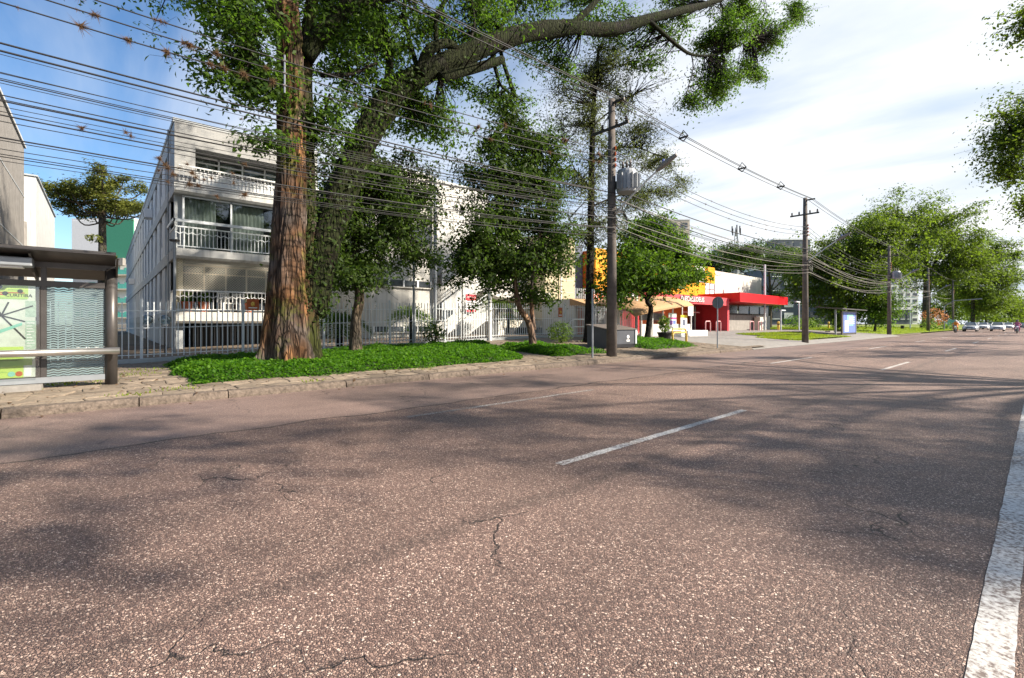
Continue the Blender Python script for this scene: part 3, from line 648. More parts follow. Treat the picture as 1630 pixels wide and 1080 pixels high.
def glazing(z0, z1, y0, y1, x, cols, m=M['white'], cur=True, seed=0, transom=True):
    r = random.Random(seed)
    g = MB().quad((x, y0, z0), (x, y1, z0), (x, y1, z1), (x, y0, z1)).build('window', M['glass'], apt)
    for c in range(cols + 1):
        yy = y0 + (y1 - y0) * c / cols; MB().box(x - .04, x + .05, yy - .035, yy + .035, z0, z1).build('mullion', m, g)
    MB().box(x - .04, x + .05, y0, y1, z1 - .07, z1).build('frame', m, g); transom and MB().box(x - .045, x + .045, y0, y1, z0 + (z1 - z0) * .8, z0 + (z1 - z0) * .8 + .06).build('transom', m, g)
    MB().box(x - .9, x - .86, y0, y1, z0, z1).build('room_dark', M['dark'], g)
    if cur:
        for c in range(cols):
            if cols > 3 and r.random() < .22: continue
            a, b = y0 + (y1 - y0) * c / cols + .05, y0 + (y1 - y0) * (c + r.uniform(.6, 1)) / cols
            mb = MB(); n = 28
            for i in range(n + 1):
                yy = a + (b - a) * i / n; xx = x - .3 + .05 * math.sin(i * 1.9 + r.random()); mb.v += [(xx, yy, z0 + .03), (xx, yy, z1 - .05)]
            mb.f = [(2 * i, 2 * i + 2, 2 * i + 3, 2 * i + 1) for i in range(n)]
            mb.build('curtain', M['curtain'], g, smooth=True)
    return g
glazing(4.55, 6.85, BY + .3, 8.0, BX + .15, 3, M['fence'], seed=4, transom=False)
glazing(7.35, 9.0, 3.1, 8.0, -25.6, 5, M['white'], seed=5)
glazing(1.85, 4.05, 2.7, 8.0, -26.2, 6, M['cream'], seed=8)
box('garage_door', M['dark'], apt, -26.3, -26.25, 3.1, 7.6, -.4, 1.2)
for k in range(26):
    yy = 3.15 + k * .17; box('door_bar', M['steel'], apt, -26.24, -26.20, yy, yy + .03, -.4, 1.2)
# safety net across the lowest balcony
def netmat():
    m, nt, p, out = nodes('safety_net'); L = nt.links; tc = nn(nt, 'ShaderNodeTexCoord'); mp = nn(nt, 'ShaderNodeMapping'); mp.inputs['Rotation'].default_value = (R(45), 0, 0); L.new(tc.outputs['Object'], mp.inputs[0])
    sp = nn(nt, 'ShaderNodeSeparateXYZ'); L.new(mp.outputs[0], sp.inputs[0]); outs = []
    for i in (1, 2):
        a = nn(nt, 'ShaderNodeMath', operation='MULTIPLY'); a.inputs[1].default_value = 13.0; L.new(sp.outputs[i], a.inputs[0]); f = nn(nt, 'ShaderNodeMath', operation='FRACT'); L.new(a.outputs[0], f.inputs[0]); g = nn(nt, 'ShaderNodeMath', operation='LESS_THAN'); g.inputs[1].default_value = .2; L.new(f.outputs[0], g.inputs[0]); outs.append(g)
    mx = nn(nt, 'ShaderNodeMath', operation='MAXIMUM'); L.new(outs[0].outputs[0], mx.inputs[0]); L.new(outs[1].outputs[0], mx.inputs[1])
    tr = nn(nt, 'ShaderNodeBsdfTransparent'); ms = nn(nt, 'ShaderNodeMixShader'); L.new(mx.outputs[0], ms.inputs[0]); L.new(tr.outputs[0], ms.inputs[1]); L.new(p.outputs[0], ms.inputs[2]); L.new(ms.outputs[0], out.inputs[0]); p.inputs['Base Color'].default_value = (.6, .56, .46, 1); return m
MB().quad((BX + .3, BY + .1, 2.7), (BX + .3, Yr, 2.7), (BX + .2, Yr, 4.1), (BX + .2, BY + .1, 4.1)).build('safety_net', netmat(), apt)
# pots and a chair on the lowest balcony
def leafball(parent, c, r, n, size, m, name='foliage', flat=1.0, local=None):
    q = rng.normal(size=(n, 3)); q /= np.linalg.norm(q, axis=1, keepdims=True); rad = rng.uniform(.35, 1, (n, 1)) ** .6
    P = q * rad * np.array([r, r, r * flat]); N = q + rng.normal(size=(n, 3)) * .6; N /= np.linalg.norm(N, axis=1, keepdims=True)
    V, Fq = leaves(P, N, size); V = V + np.array(c) - np.array(ORG.get(parent.name, (0, 0, 0)) if local is None else (0, 0, 0))
    return link(bpy.data.objects.new(name, numesh(name, V, Fq, m)), parent)
for k, (yy, s, col_) in enumerate(((2.75, .26, 'red clay pot with a leafy plant in the balcony corner'), (3.35, .22, 'red clay pot beside the white balcony chair'), (5.15, .2, 'small clay pot behind the balcony railing centre'))):
    t = thing('flower_pot', col_, 'flower pot', (BX + .1, yy, 1.8))
    MB().lathe((BX + .1, yy, 1.8), [(s * .6, 0), (s * .85, .36), (s, .37), (s, .45), (s * .85, .45), (s * .8, .38)], 14).build('pot', M['terracotta'], t, smooth=False)
    leafball(t, (BX + .1, yy, 2.42), .26, 160, .11, M['leafD'])
def chair(loc, rz, label):
    t = thing('chair', label, 'chair', loc, None, rz)
    box_ = lambda n, *a: MB().box(*a).build(n, M['white'], t, local=True)
    box_('seat', -.24, .24, -.22, .22, .40, .44)
    for sx in (-.21, .21):
        for sy in (-.2, .2): box_('leg', sx - .02, sx + .02, sy - .02, sy + .02, 0, .40)
        box_('armrest', sx - .025, sx + .025, -.2, .22, .62, .65)
    for k in range(5): box_('back_slat', -.22 + k * .1, -.17 + k * .1, -.23, -.2, .44, .85)
    box_('back_rail', -.24, .24, -.235, -.195, .85, .9)
chair((BX + .05, 4.2, 1.8), R(-70), 'white plastic armchair behind the lowest balcony railing'); chair((BX - .5, 4.75, 1.8), R(-110), 'white plastic armchair further inside the lowest balcony')
# garden globe lamps in front of the side wall
for k, (u, v) in enumerate(((234, 510), (263, 510))):
    p = pz(u, v, 17.5); t = thing('globe_lamp', ['clear globe garden lamp nearer the bus shelter', 'clear globe garden lamp nearer the building corner'][k], 'lamp', (p.x, p.y, .1))
    MB().tube([(p.x, p.y, 0.05), (p.x, p.y, p.z - .14)], .035, 8).build('post', M['dsteel'], t)
    MB().lathe((p.x, p.y, p.z - .16), [(.05, 0), (.14, .03), (.2, .11), (.215, .18), (.18, .28), (.09, .345), (.01, .36)], 18).build('globe', M['glass'], t, smooth=True)
    MB().lathe((p.x, p.y, p.z - .17), [(.08, -.05), (.1, .03), (.03, .12), (.03, .2)], 10).build('socket', M['white'], t)
# tall thin lamp post at the building corner
p = pz(278, 385, 17.6); t = thing('lamp_post', 'slim grey lamp post before the building corner', 'lamp post', (p.x, p.y, .1))
MB().tube([(p.x, p.y, 0), (p.x, p.y, p.z)], .05, 8).build('shaft', M['steel'], t); MB().lathe((p.x, p.y, p.z), [(.06, 0), (.17, .02), (.17, .07), (.05, .1)], 14).build('lamp_head', M['dsteel'], t)

# ================================================================== white buildings next door
wb = thing('white_building', 'white rendered block with narrow strip windows beside grey apartments', 'building', (-25.5, 11.6, 0))
G1 = gz(-17.3, 14)
ya, yb = 11.6, cy(688, -25.5)
box('wall', M['wwall'], wb, -34.5, -25.5, ya, yb, -.2, 10.5)
box('link_wall', M['gwall'], wb, -35.5, -34.5, 8.3, yb, -.2, 9.8)
box('parapet', M['gwall'], wb, -34.6, -25.4, ya - .06, yb + .06, 10.5, 10.66)
for v0, v1 in ((447, 457), (520, 528), (299, 308)):
    z0, z1 = hz(650, v1, -25.5), hz(650, v0, -25.5)
    fr = box('window_strip', M['dark'], wb, -25.53, -25.46, ya + .12, yb - .1, z0, z1)
    for k in range(5):
        yy = ya + .12 + (yb - ya - .22) * k / 4
        MB().box(-25.48, -25.42, yy - .06, yy + .06, z0 - .02, z1 + .02).build('mullion', M['white'], fr)
        if k < 4: MB().box(-25.475, -25.455, yy + .1, yy + .85, z0 + .05, z1 - .03).build('pane', M['win'], fr)
    MB().box(-25.5, -25.36, ya + .05, yb - .05, z0 - .08, z0 - .02).build('sill', M['wwall'], fr)
MB().tube([(-25.3, yb + .1, -.1), (-25.3, yb + .1, 10.6)], .11, 10).build('downpipe', M['steel'], wb)
# tiled stair wall
sb = thing('stair_building', 'white tiled block with open outside stairs', 'building', (-26.2, yb, 0))
yc = cy(748, -26.2); ye = cy(915, -25.0)
box('wall', M['tilew'], sb, -36, -26.2, yb + .07, ye - 8.0, -.2, 10.6)
box('parapet', M['gwall'], sb, -36.1, -26.15, yb + .3, ye - 8.0, 10.6, 10.75)
def flight(y0, z0, y1, z1, x0, x1, n=9):
    st = MB().prism([(y0, z0 - .35), (y0, z0 + .9), (y1, z1 + .9), (y1, z1 - .35)], x1 - .06, x1, 'x').build('stair_flight', M['gwall'], sb)
    for i in range(n):
        a = y0 + (y1 - y0) * i / n; b = y0 + (y1 - y0) * (i + 1) / n; z = z0 + (z1 - z0) * (i + 1) / n
        MB().box(x0, x1 - .07, min(a, b), max(a, b), z - .3, z).build('step', M['concrete'], st)
    for h in (1.1, 1.35): MB().tube([(x1, y0, z0 + h), (x1, y1, z1 + h)], .022, 5).build('handrail', M['fence'], st)
    for i in range(8):
        a = y0 + (y1 - y0) * (i + .5) / 8; z = z0 + (z1 - z0) * (i + .5) / 8; MB().tube([(x1, a, z + .88), (x1, a, z + 1.35)], .016, 5).build('baluster', M['fence'], st)
ys = yb + .5; yt = ys + 3.2
flight(ys, 4.0, yt, 6.2, -26.2, -25.1); flight(ys, 1.7, yt, 3.9, -26.2, -25.1); flight(ys + .3, .3, ys + 2.8, 1.9, -25.0, -24.0)
# beige front wing with porch
bb = thing('beige_building', 'beige house wing with recessed porch and overhanging roof slab', 'building', (-25, ye, 0))
yp0, yp1 = yt + .6, yt + 6.0
box('wall', M['beige'], bb, -34, -25.0, yp1, ye, -.2, 8.2)
box('return_wall', M['navy'], bb, -34, -25.2, ye, ye + 1.2, -.2, 7.8)  # dark blue-grey puts the shade on this wall into its colour
box('porch_wall', M['beige'], bb, -28.2, -28.0, yp0 - 1, yp1, 0, 3.6); box('upper_wall', M['wwall'], bb, -34, -27.0, yp0 - .5, yp1, 3.62, 8.0)
MB().prism([(yp0 - .4, 3.35), (yp0 + .4, 3.1), (yp1 + .2, 3.1), (yp1 + .2, 3.62), (yp0 - .4, 3.62)], -28.0, -24.6, 'x').build('porch_slab', M['wwall'], bb)
for k in range(6):
    yy = yp0 + .2 + k * .9; box('porch_window', M['win'], bb, -28.0, -27.95, yy, yy + .75, 2.2, 2.95); box('shutter', M['orn'] if k % 3 == 1 else M['cream'], bb, -28.0, -27.96, yy, yy + .75, .9, 2.1)
box('terrace', M['wwall'], bb, -28, -23.6, yp0 - .4, yp1 + .4, -.1, 1.45)
box('garage_opening', M['dark'], bb, -23.62, -23.56, yp0 + .1, yp1 - .6, .2, 1.0); box('garage_beam', M['cream'], bb, -23.6, -23.5, yp0, yp1 - .2, 1.02, 1.5)
MB().tube([(-24.85, cy(893, -24.85), .2), (-24.85, cy(893, -24.85), 7.0)], .06, 8).build('downpipe', M['white'], bb)
for k in range(7): box('wall_groove', M['cream'], bb, -25.0, -24.985, yp1 + .4, ye - .2, .9 + k * .95, .93 + k * .95)
# for-sale board
u0, u1 = 741, 757; xs_ = -23.9; y0, y1 = cy(u0, xs_), cy(u1, xs_); z1 = hz(749, 469, xs_); z0 = hz(749, 497, xs_)
t = thing('sale_board', 'red and white for sale board fixed by the porch', 'sign', (xs_, y0, z0))
box('board', M['signw'], t, xs_, xs_ + .03, y0, y1, z0, z1); box('red_band', M['signr'], t, xs_ + .031, xs_ + .036, y0, y1, z1 - (z1 - z0) * .34, z1); box('red_foot', M['signr'], t, xs_ + .031, xs_ + .036, y0, y1, z0, z0 + .14)
o = inst(text_mesh('VENDE-SE', .17, M['signw'], .006), 'lettering', (xs_ + .04, (y0 + y1) / 2, z1 - (z1 - z0) * .17), t, (R(90), 0, R(90)))
for k in range(4): box('text_line', M['black'], t, xs_ + .031, xs_ + .035, y0 + .1, y1 - .1 - .1 * (k % 2), z0 + .25 + k * .15, z0 + .31 + k * .15)
# small hydrant signs on posts
def postsign(u, v0, v1, x, label, w=.34):
    yy = cy(u, x); zt, zb = hz(u, v0, x), hz(u, v1, x); t = thing('notice_sign', label, 'sign', (x, yy, gz(x, yy)))
    MB().tube([(x, yy, gz(x, yy)), (x, yy, zt)], .03, 8).build('post', M['fence'], t)
    MB().obox((x + .04, yy, (zt + zb) / 2), .02, w, zt - zb).build('plate', M['orn'], t)
    MB().lathe((x + .05, yy, (zt + zb) / 2), [(.01, -.07), (.06, -.03), (.06, .05), (.01, .09)], 10).build('emblem', M['yellow'], t)
    MB().obox((x + .053, yy, zb + (zt - zb) * .2), .004, w * .7, (zt - zb) * .1).build('text_line', M['signw'], t)
postsign(402, 476, 494, -17.0, 'small orange notice plate on post beside giant trunk', .36); postsign(891, 490, 505, -17.0, 'small orange notice plate on post near the beige wall', .3)
# ================================================================== bus shelter
SX = -11.8
sh = thing('bus_shelter', 'dark bronze bus shelter with wavy frosted pane and map poster', 'bus shelter', (SX, 0, .12))
def shelter_post(y_):
    MB().tube([(SX, y_, .1), (SX, y_, 2.34)], .095, 16).build('post', M['dsteel'], sh, smooth=True)
for y_ in (cy(177, SX), -3.3): shelter_post(y_)
PY1 = cy(177, SX); PYm = cy(71, SX); PY0 = -3.3
def wavepane():
    m, nt, p, out = nodes('wavy_frosted_glass'); L = nt.links; tc = nn(nt, 'ShaderNodeTexCoord'); sp = nn(nt, 'ShaderNodeSeparateXYZ'); L.new(tc.outputs['Object'], sp.inputs[0])
    a = nn(nt, 'ShaderNodeMath', operation='MULTIPLY'); a.inputs[1].default_value = 2 * math.pi / .13; L.new(sp.outputs[1], a.inputs[0]); s_ = nn(nt, 'ShaderNodeMath', operation='SINE'); L.new(a.outputs[0], s_.inputs[0])
    b = nn(nt, 'ShaderNodeMath', operation='MULTIPLY_ADD'); b.inputs[1].default_value = .009; L.new(s_.outputs[0], b.inputs[0]); L.new(sp.outputs[2], b.inputs[2])
    c = nn(nt, 'ShaderNodeMath', operation='MULTIPLY'); c.inputs[1].default_value = 1 / .043; L.new(b.outputs[0], c.inputs[0]); f = nn(nt, 'ShaderNodeMath', operation='FRACT'); L.new(c.outputs[0], f.inputs[0])
    g = nn(nt, 'ShaderNodeMath', operation='GREATER_THAN'); g.inputs[1].default_value = .42; L.new(f.outputs[0], g.inputs[0])
    tr = nn(nt, 'ShaderNodeBsdfTransparent'); tr.inputs[0].default_value = (.62, .72, .74, 1); gl = nn(nt, 'ShaderNodeBsdfGlossy'); gl.inputs['Roughness'].default_value = .05
    m0 = nn(nt, 'ShaderNodeMixShader'); m0.inputs[0].default_value = .14; L.new(tr.outputs[0], m0.inputs[1]); L.new(gl.outputs[0], m0.inputs[2])
    p.inputs['Base Color'].default_value = (.24, .32, .335, 1); p.inputs['Roughness'].default_value = .35
    t2 = nn(nt, 'ShaderNodeBsdfTranslucent'); t2.inputs[0].default_value = (.22, .30, .30, 1); m1 = nn(nt, 'ShaderNodeMixShader'); m1.inputs[0].default_value = .35; L.new(p.outputs[0], m1.inputs[1]); L.new(t2.outputs[0], m1.inputs[2])
    ms = nn(nt, 'ShaderNodeMixShader'); L.new(g.outputs[0], ms.inputs[0]); L.new(m0.outputs[0], ms.inputs[1]); L.new(m1.outputs[0], ms.inputs[2]); L.new(ms.outputs[0], out.inputs[0]); return m
zb, zt = hz(120, 598, SX), hz(120, 458, SX)
MB().box(SX - .006, SX + .006, PYm + .03, PY1 - .1, zb, zt).build('frosted_pane', wavepane(), sh)
box('mid_post', M['dsteel'], sh, SX - .04, SX + .04, PYm - .045, PYm + .028, .3, 2.32)
box('lintel', M['dsteel'], sh, SX - .05, SX + .05, PY0, PY1 - .09, zt, zt + .1)
box('sill', M['steel'], sh, SX - .05, SX + .05, PY0, PY1 - .09, zb - .1, zb)
# map case
case = box('poster_case', M['dsteel'], sh, SX - .08, SX + .05, PY0 + .1, PYm - .05, zb, zt)
X1 = SX + .053
def flat(name, m, y0, y1, z0, z1, lift=0.0): return MB().box(X1, X1 + .002 + lift, min(y0, y1), max(y0, y1), z0, z1).build(name, m, case)
q0 = PYm - .11
def PU(u): return cy(u, SX)
def PV(v): return hz(30, v, SX)
pz0, pz1 = PV(601), PV(455)
flat('poster', M['mapbg'], -2.9, q0, pz0, pz1)
flat('poster_header', M['limeg'], -2.9, q0 - .09, PV(476), pz1 - .01, .002)
flat('poster_stripe', M['lime2'], PU(0), q0 - .1, PV(477), PV(474.5), .004)
flat('poster_foot', M['limeg'], -2.9, PU(38), pz0, PV(552), .002); flat('poster_foot_band', M['lime2'], -2.9, q0 - .04, PV(582), PV(571), .004)
flat('poster_key', M['signw'], PU(39), q0 - .05, pz0 + .02, PV(582), .003)
flat('map_key_panel', M['maptxt'], PU(41), PU(58), PV(556), PV(511), .003); flat('map_key_panel', M['maptxt'], PU(41), PU(58), PV(505), PV(479), .0025)
for k in range(9): flat('text_line', M['signw'], PU(43), PU(56 - (k * 5) % 7), PV(514 + k * 4.6) - .012, PV(514 + k * 4.6), .005)
for k in range(3): flat('text_line', M['lime2'], -2.6, PU(30 - 9 * k), PV(565 + k * 9 + 8) - .012, PV(565 + k * 9 + 8), .004)
cz, cyy = PV(503), PU(3)
for a, l in ((25, .42), (-55, .5), (70, .25), (150, .4), (200, .5), (-20, .3), (110, .3)):
    d = Vector((0, math.cos(R(a)), math.sin(R(a)))); n_ = Vector((0, -d.z, d.y)) * .012; c0 = Vector((X1 + .006, cyy, cz)); MB().quad(c0 - n_, c0 + d * l - n_, c0 + d * l + n_, c0 + n_).build('map_route', M['dark'], case)
c0 = Vector((X1 + .007, PU(0) - .3, PV(545))); c1 = Vector((X1 + .007, PU(36), PV(518)))
MB().quad(c0, c1, c1 + Vector((0, 0, .05)), c0 + Vector((0, 0, .07))).build('map_river', M['aquas'], case)
inst(text_mesh('CURITIBA', .075, M['black'], .004), 'lettering', (X1 + .008, PU(31), PV(471)), case, (R(90), 0, R(90)))
for k, (u, v) in enumerate(((9, 468), (33, 464), (0, 458))): MB().tube([(X1, PU(u), PV(v)), (X1 + .01, PU(u), PV(v))], .035, 12).build('wheel_mark', M['black'], case)
for a, b, v, m_ in ((-1, 40, 466, 'orn'), (-6, 12, 469, 'signr'), (14, 36, 461, 'lime2')): flat('vehicle_mark', M[m_], PU(a), PU(b), PV(v + 1.6), PV(v), .006)
for u, m_ in ((19, 'aquas'), (31, 'orn')): MB().tube([(X1, PU(u), PV(595)), (X1 + .008, PU(u), PV(595))], .045, 12).build('emblem', M[m_], case)
MB().box(SX + .12, SX + .125, PY0 + .12, PYm - .06, zb + .02, zt - .02).build('case_glass', M['clear'], case)
# lean bar, foot box, roof with light
MB().tube([(SX + .28, PY0 - .2, PV(562)), (SX + .28, PY1 + .12, PV(562))], .062, 16).build('lean_bar', M['tube'], sh, smooth=True)
for y_ in (PY1, PYm, PY0): box('bar_bracket', M['dsteel'], sh, SX + .05, SX + .26, y_ - .03, y_ + .03, PV(562) - .04, PV(562) + .0)
box('foot_box', M['concrete'], sh, SX - .12, SX + .3, PY0, PYm - .02, .1, zb - .11)
roofp = [(SX - .75, 2.17), (SX - .75, 2.25), (SX + .15, 2.5), (SX + .75, 2.58), (SX + .80, 2.52), (SX + .15, 2.42)]
roof = MB().prism(roofp, PY0 - .5, PY1 + .06, 'y').build('roof', M['dsteel'], sh)
for y_ in (PY1 + .095, PYm - .12): MB().prism([(SX - .7, 2.05), (SX - .7, 2.17), (SX + .1, 2.40), (SX + .66, 2.47), (SX + .1, 2.2)], y_ - .03, y_, 'y').build('roof_rib', M['dsteel'], roof)
lb = box('light_box', M['steel'], sh, SX + .2, SX + .55, PY0 - .3, PU(57), 2.26, 2.41, bevel=.02); MB().box(SX + .25, SX + .5, PY0 - .2, PU(42), 2.235, 2.259).build('diffuser', M['signw'], lb)
box('top_beam', M['dsteel'], sh, SX - .06, SX + .06, PY0, PY1 + .1, 2.3, 2.4)

# ================================================================== buildings on the left edge
lb_ = thing('grey_house', 'tall blank grey-beige gable wall beside the bus shelter', 'building', (-33.7, -3, 0))
MB().box(-33.7, -19.2, -16, -3.0, -.2, 10.1).build('wall', M['concrete'], lb_); box('coping', M['gwall'], lb_, -33.8, -19.1, -16.1, -2.93, 10.1, 10.22)
box('wall_groove', M['sideb'], lb_, -33.7, -19.2, -3.0, -2.985, 5.1, 5.16); box('wall_groove', M['sideb'], lb_, -33.7, -19.2, -3.0, -2.985, 7.6, 7.66)
lc = thing('set_back_house', 'pale set-back block behind the blank gable wall', 'building', (-45.7, -3.5, 0))
box('wall', M['gwall'], lc, -62, -45.7, -16, -3.5, -.2, 11.4); box('coping', M['sideb'], lc, -62.1, -45.6, -16.1, -3.4, 11.4, 11.5)
MB().tube([(-45.55, -4.2, 0), (-45.55, -4.2, 8.2)], .28, 12).build('vent_pipe', M['concrete'], lc); MB().prism([(-45.7, 3.4), (-44.0, 2.4), (-44.0, 2.3), (-45.7, 3.1)], -8, -3.7, 'y').build('canopy', M['dark'], lc)
# far green and white tower
def far_tower(name, label, u0, u1, vtop, Z, m, depth=14, floors=6, accent=None, glassm=None, wcols=4):
    a, b = pz(u0, 515, Z), pz(u1, 515, Z); d = Vector((b.x - a.x, b.y - a.y, 0)); w = d.length; d.normalize(); n_ = Vector((d.y, -d.x, 0))
    if n_.dot(Vector((-a.x, -a.y, 0))) < 0: n_ = -n_
    H = pz(u0, vtop, Z).z; t = thing(name, label, 'building', (a.x, a.y, 0))
    def slab(nm, s0, s1, z0, z1, f0, f1, mm, par=t):
        ps = []
        mb = MB()
        for z in (z0, z1):
            for s_, f in ((s0, f0), (s1, f0), (s1, f1), (s0, f1)): mb.v.append(tuple(a + d * (s_ * w) + n_ * f + Vector((0, 0, z))))
        mb.f = [(0, 3, 2, 1), (4, 5, 6, 7), (0, 1, 5, 4), (1, 2, 6, 5), (2, 3, 7, 6), (3, 0, 4, 7)]
        return mb.build(nm, mm, par)
    slab('wall', 0, 1, -.2, H, -depth, 0, m)
    slab('parapet', -.01, 1.01, H, H + .5, -depth - .1, .15, M['fwhite'])
    fh = H / floors
    for f in range(floors):
        for c in range(wcols):
            s0 = (c + .2) / wcols; s1 = (c + .8) / wcols
            wd = slab('window', s0, s1, f * fh + fh * .35, f * fh + fh * .8, .01, .06, glassm or M['win'])
            slab('sill', s0 - .01, s1 + .01, f * fh + fh * .28, f * fh + fh * .34, .01, .16, M['fwhite'], wd)
    return t, slab, H
t, slab, H = far_tower('apartment_tower', 'white and green apartment tower behind the araucaria', 116, 214, 362, 96, M['fwhite'], 16, 7, wcols=5, glassm=M['aqua'])
slab('green_cladding', .56, 1.0, H * .62, H + .3, .07, .3, M['fgreen']); slab('sloped_canopy', .62, .9, H * .56, H * .63, .31, 1.4, M['concrete']); slab('blank_wall', 0, .5, H * .62, H, .07, .25, M['fwhite'])
for f in range(4): bl = slab('balcony', .5, 1.0, f * 2.9 + 1.0, f * 2.9 + 1.25, .07, 1.7, M['ftan']); slab('balustrade', .5, 1.0, f * 2.9 + 1.25, f * 2.9 + 2.2, 1.6, 1.68, M['aqua'], bl)
for f in range(4): slab('balcony', .02, .45, f * 2.9 + 1.0, f * 2.9 + 1.25, .07, 1.3, M['ftan'])

# ================================================================== orange and red supermarket
OX = -24.0; oy0, oy1 = ye + 1.3, cy(1137, OX); OT = hz(1137, 427, OX)
sm = thing('supermarket', 'orange panelled store with red portal and long red canopy', 'building', (OX, oy0, 0))
GS = .53
box('wall', M['dorange'], sm, -40, OX - .1, oy0, oy1, -.2, OT - .15)
box('side_wall', M['dorange'], sm, -40, OX - .1, oy1, oy1 + .1, -.2, OT - .2)
def opanel(u0, u1, v0, v1, m, name='facade_panel', x=OX, dx=.09, par=None):
    uc = u1; return box(name, m, par or sm, x - .1, x + dx, cy(u0, x) + .02, cy(u1, x) - .02, hz(uc, v1, x), hz(uc, v0, x))
zt_, zm_, zl_ = OT, OT - 1.75, 4.0
cols = [oy0 + (oy1 - oy0) * k / 9 for k in range(10)]
for k in range(9):
    a, b = cols[k] + .02, cols[k + 1] - .02
    if k == 7: # glazed upper square, orange below
        g = box('window', M['fwhite'], sm, OX - .1, OX + .05, a, b, zm_, zt_ - .1); MB().box(OX + .05, OX + .09, a, b, zm_ - .06, zm_).build('sill', M['dsteel'], g)
        box('facade_panel', M['orange'], sm, OX - .1, OX + .09, a, b, zl_, zm_ - .07)
    elif k == 8:
        box('facade_panel', M['orange'], sm, OX - .1, OX + .09, a, b, zm_, zt_)
        g = box('window', M['fwhite'], sm, OX - .1, OX + .04, a, b, 3.9, zm_ - .04)
        for q in (0.0, .5, 1.0): MB().box(OX + .04, OX + .1, a + (b - a - .08) * q, a + (b - a - .08) * q + .08, 3.9, zm_ - .04).build('mullion', M['steel'], g)
        MB().box(OX + .04, OX + .09, a, b, 5.0, 5.08).build('transom', M['steel'], g)
    else:
        box('facade_panel', M['orange'], sm, OX - .1, OX + .09, a, b, zm_ + .02, zt_); box('facade_panel', M['orange'] if k != 2 else M['dorange'], sm, OX - .1, OX + .09, a, b, zl_, zm_)
# white sign strokes standing out between the leaves of the street tree
for k, (u, v0, v1, w) in enumerate(((1050, 437, 442, .5), (1054, 437, 442, .5), (1058, 438, 443, .5), (1062, 438, 444, .5), (1070, 431, 439, 1.0), (1076, 430, 438, .9), (1094, 434, 440, .9))):
    yy = cy(u, OX + .15); MB().box(OX + .1, OX + .18, yy - w / 2, yy + w / 2, hz(u, v1, OX), hz(u, v0, OX)).build('sign_stroke', M['signw'], sm)
# red portal with lettered fascia
PX = -20.6; py0, py1 = ye + 3.0, cy(1158, PX); pz1_ = hz(1158, 475, PX); pzf = pz1_ - .75
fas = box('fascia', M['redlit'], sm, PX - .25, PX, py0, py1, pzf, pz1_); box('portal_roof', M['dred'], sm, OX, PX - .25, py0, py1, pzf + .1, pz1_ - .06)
inst(text_mesh('ELECIELLOEUS', .62, M['white'], .2), 'lettering', (PX + .03, (cy(1080, PX) + cy(1121, PX)) / 2, (pzf + pz1_) / 2), fas, (R(90), 0, R(90)), (1.05, 1, 1))
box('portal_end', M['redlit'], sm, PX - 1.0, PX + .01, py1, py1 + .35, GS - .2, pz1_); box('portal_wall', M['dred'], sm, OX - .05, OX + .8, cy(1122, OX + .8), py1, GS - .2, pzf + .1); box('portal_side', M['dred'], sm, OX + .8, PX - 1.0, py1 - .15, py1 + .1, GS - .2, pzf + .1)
box('red_bar', M['pink'], sm, OX + .8, OX + .84, py1 - 4.2, py1 - .6, 2.35, 2.47)
gd = box('entrance', M['win'], sm, OX + .05, OX + .12, cy(1098, OX + .12), cy(1117, OX + .12), GS, pzf)
for q in range(4): MB().box(OX + .12, OX + .18, cy(1098, OX + .12) + q * 1.0, cy(1098, OX + .12) + q * 1.0 + .12, GS, pzf).build('door_frame', M['cream'], gd)
# low wing with the long canopy
wx = -21.8; wy1 = cy(1226, wx)
wing = thing('store_wing', 'long low store wing under a bright red canopy band', 'building', (wx, py1, 0))
box('white_wall', M['wwall'], wing, -38, -24.3, oy1 + .15, cy(1212, -24.3), 3.0, hz(1212, 445, -24.3) + .15); box('lower_wall', M['gwall'], wing, -38, wx, py1 + .4, wy1, -.2, 2.2)
for k in range(5): box('window', M['win'], wing, -24.28, -24.2, oy1 + .5 + k * 3.2, oy1 + 3.2 + k * 3.2, 2.3, 3.4)
box('canopy_band', M['red'], wing, -24.2, -19.6, py1 + .5, cy(1254, -19.6), 3.45, 4.35)
for k in range(1, 9): box('panel_seam', M['dred'], wing, -19.6, -19.594, py1 + .5 + k * 3.1, py1 + .52 + k * 3.1, 3.45, 4.35)
box('canopy_trim', M['dred'], wing, -19.6, -19.57, py1 + .5, cy(1254, -19.6), 3.42, 3.47)
box('shade_beam', M['dsteel'], wing, -22.5, -22.2, py1 + .5, wy1, 2.2, 2.4)
box('grey_panel', M['concrete'], wing, wx, wx + .06, py1 + .45, cy(1203, wx), GS - .2, 2.2)
mb_ = thing('meter_cabinet', 'white meter cabinet with tall mast beside store wing', 'cabinet', (wx + .6, cy(1208, wx + .6), GS))
y_ = cy(1210, wx + .6); box('cabinet', M['cream'], mb_, wx + .25, wx + .9, y_ - .8, y_ + 1.0, GS - .1, 2.0, bevel=.03); box('door', M['gwall'], mb_, wx + .9, wx + .93, y_ - .4, y_ + .3, 1.0, 1.7); MB().tube([(wx + 1.0, y_ + .3, GS), (wx + 1.0, y_ + .3, 8.0)], .11, 8).build('mast', M['fence'], mb_)
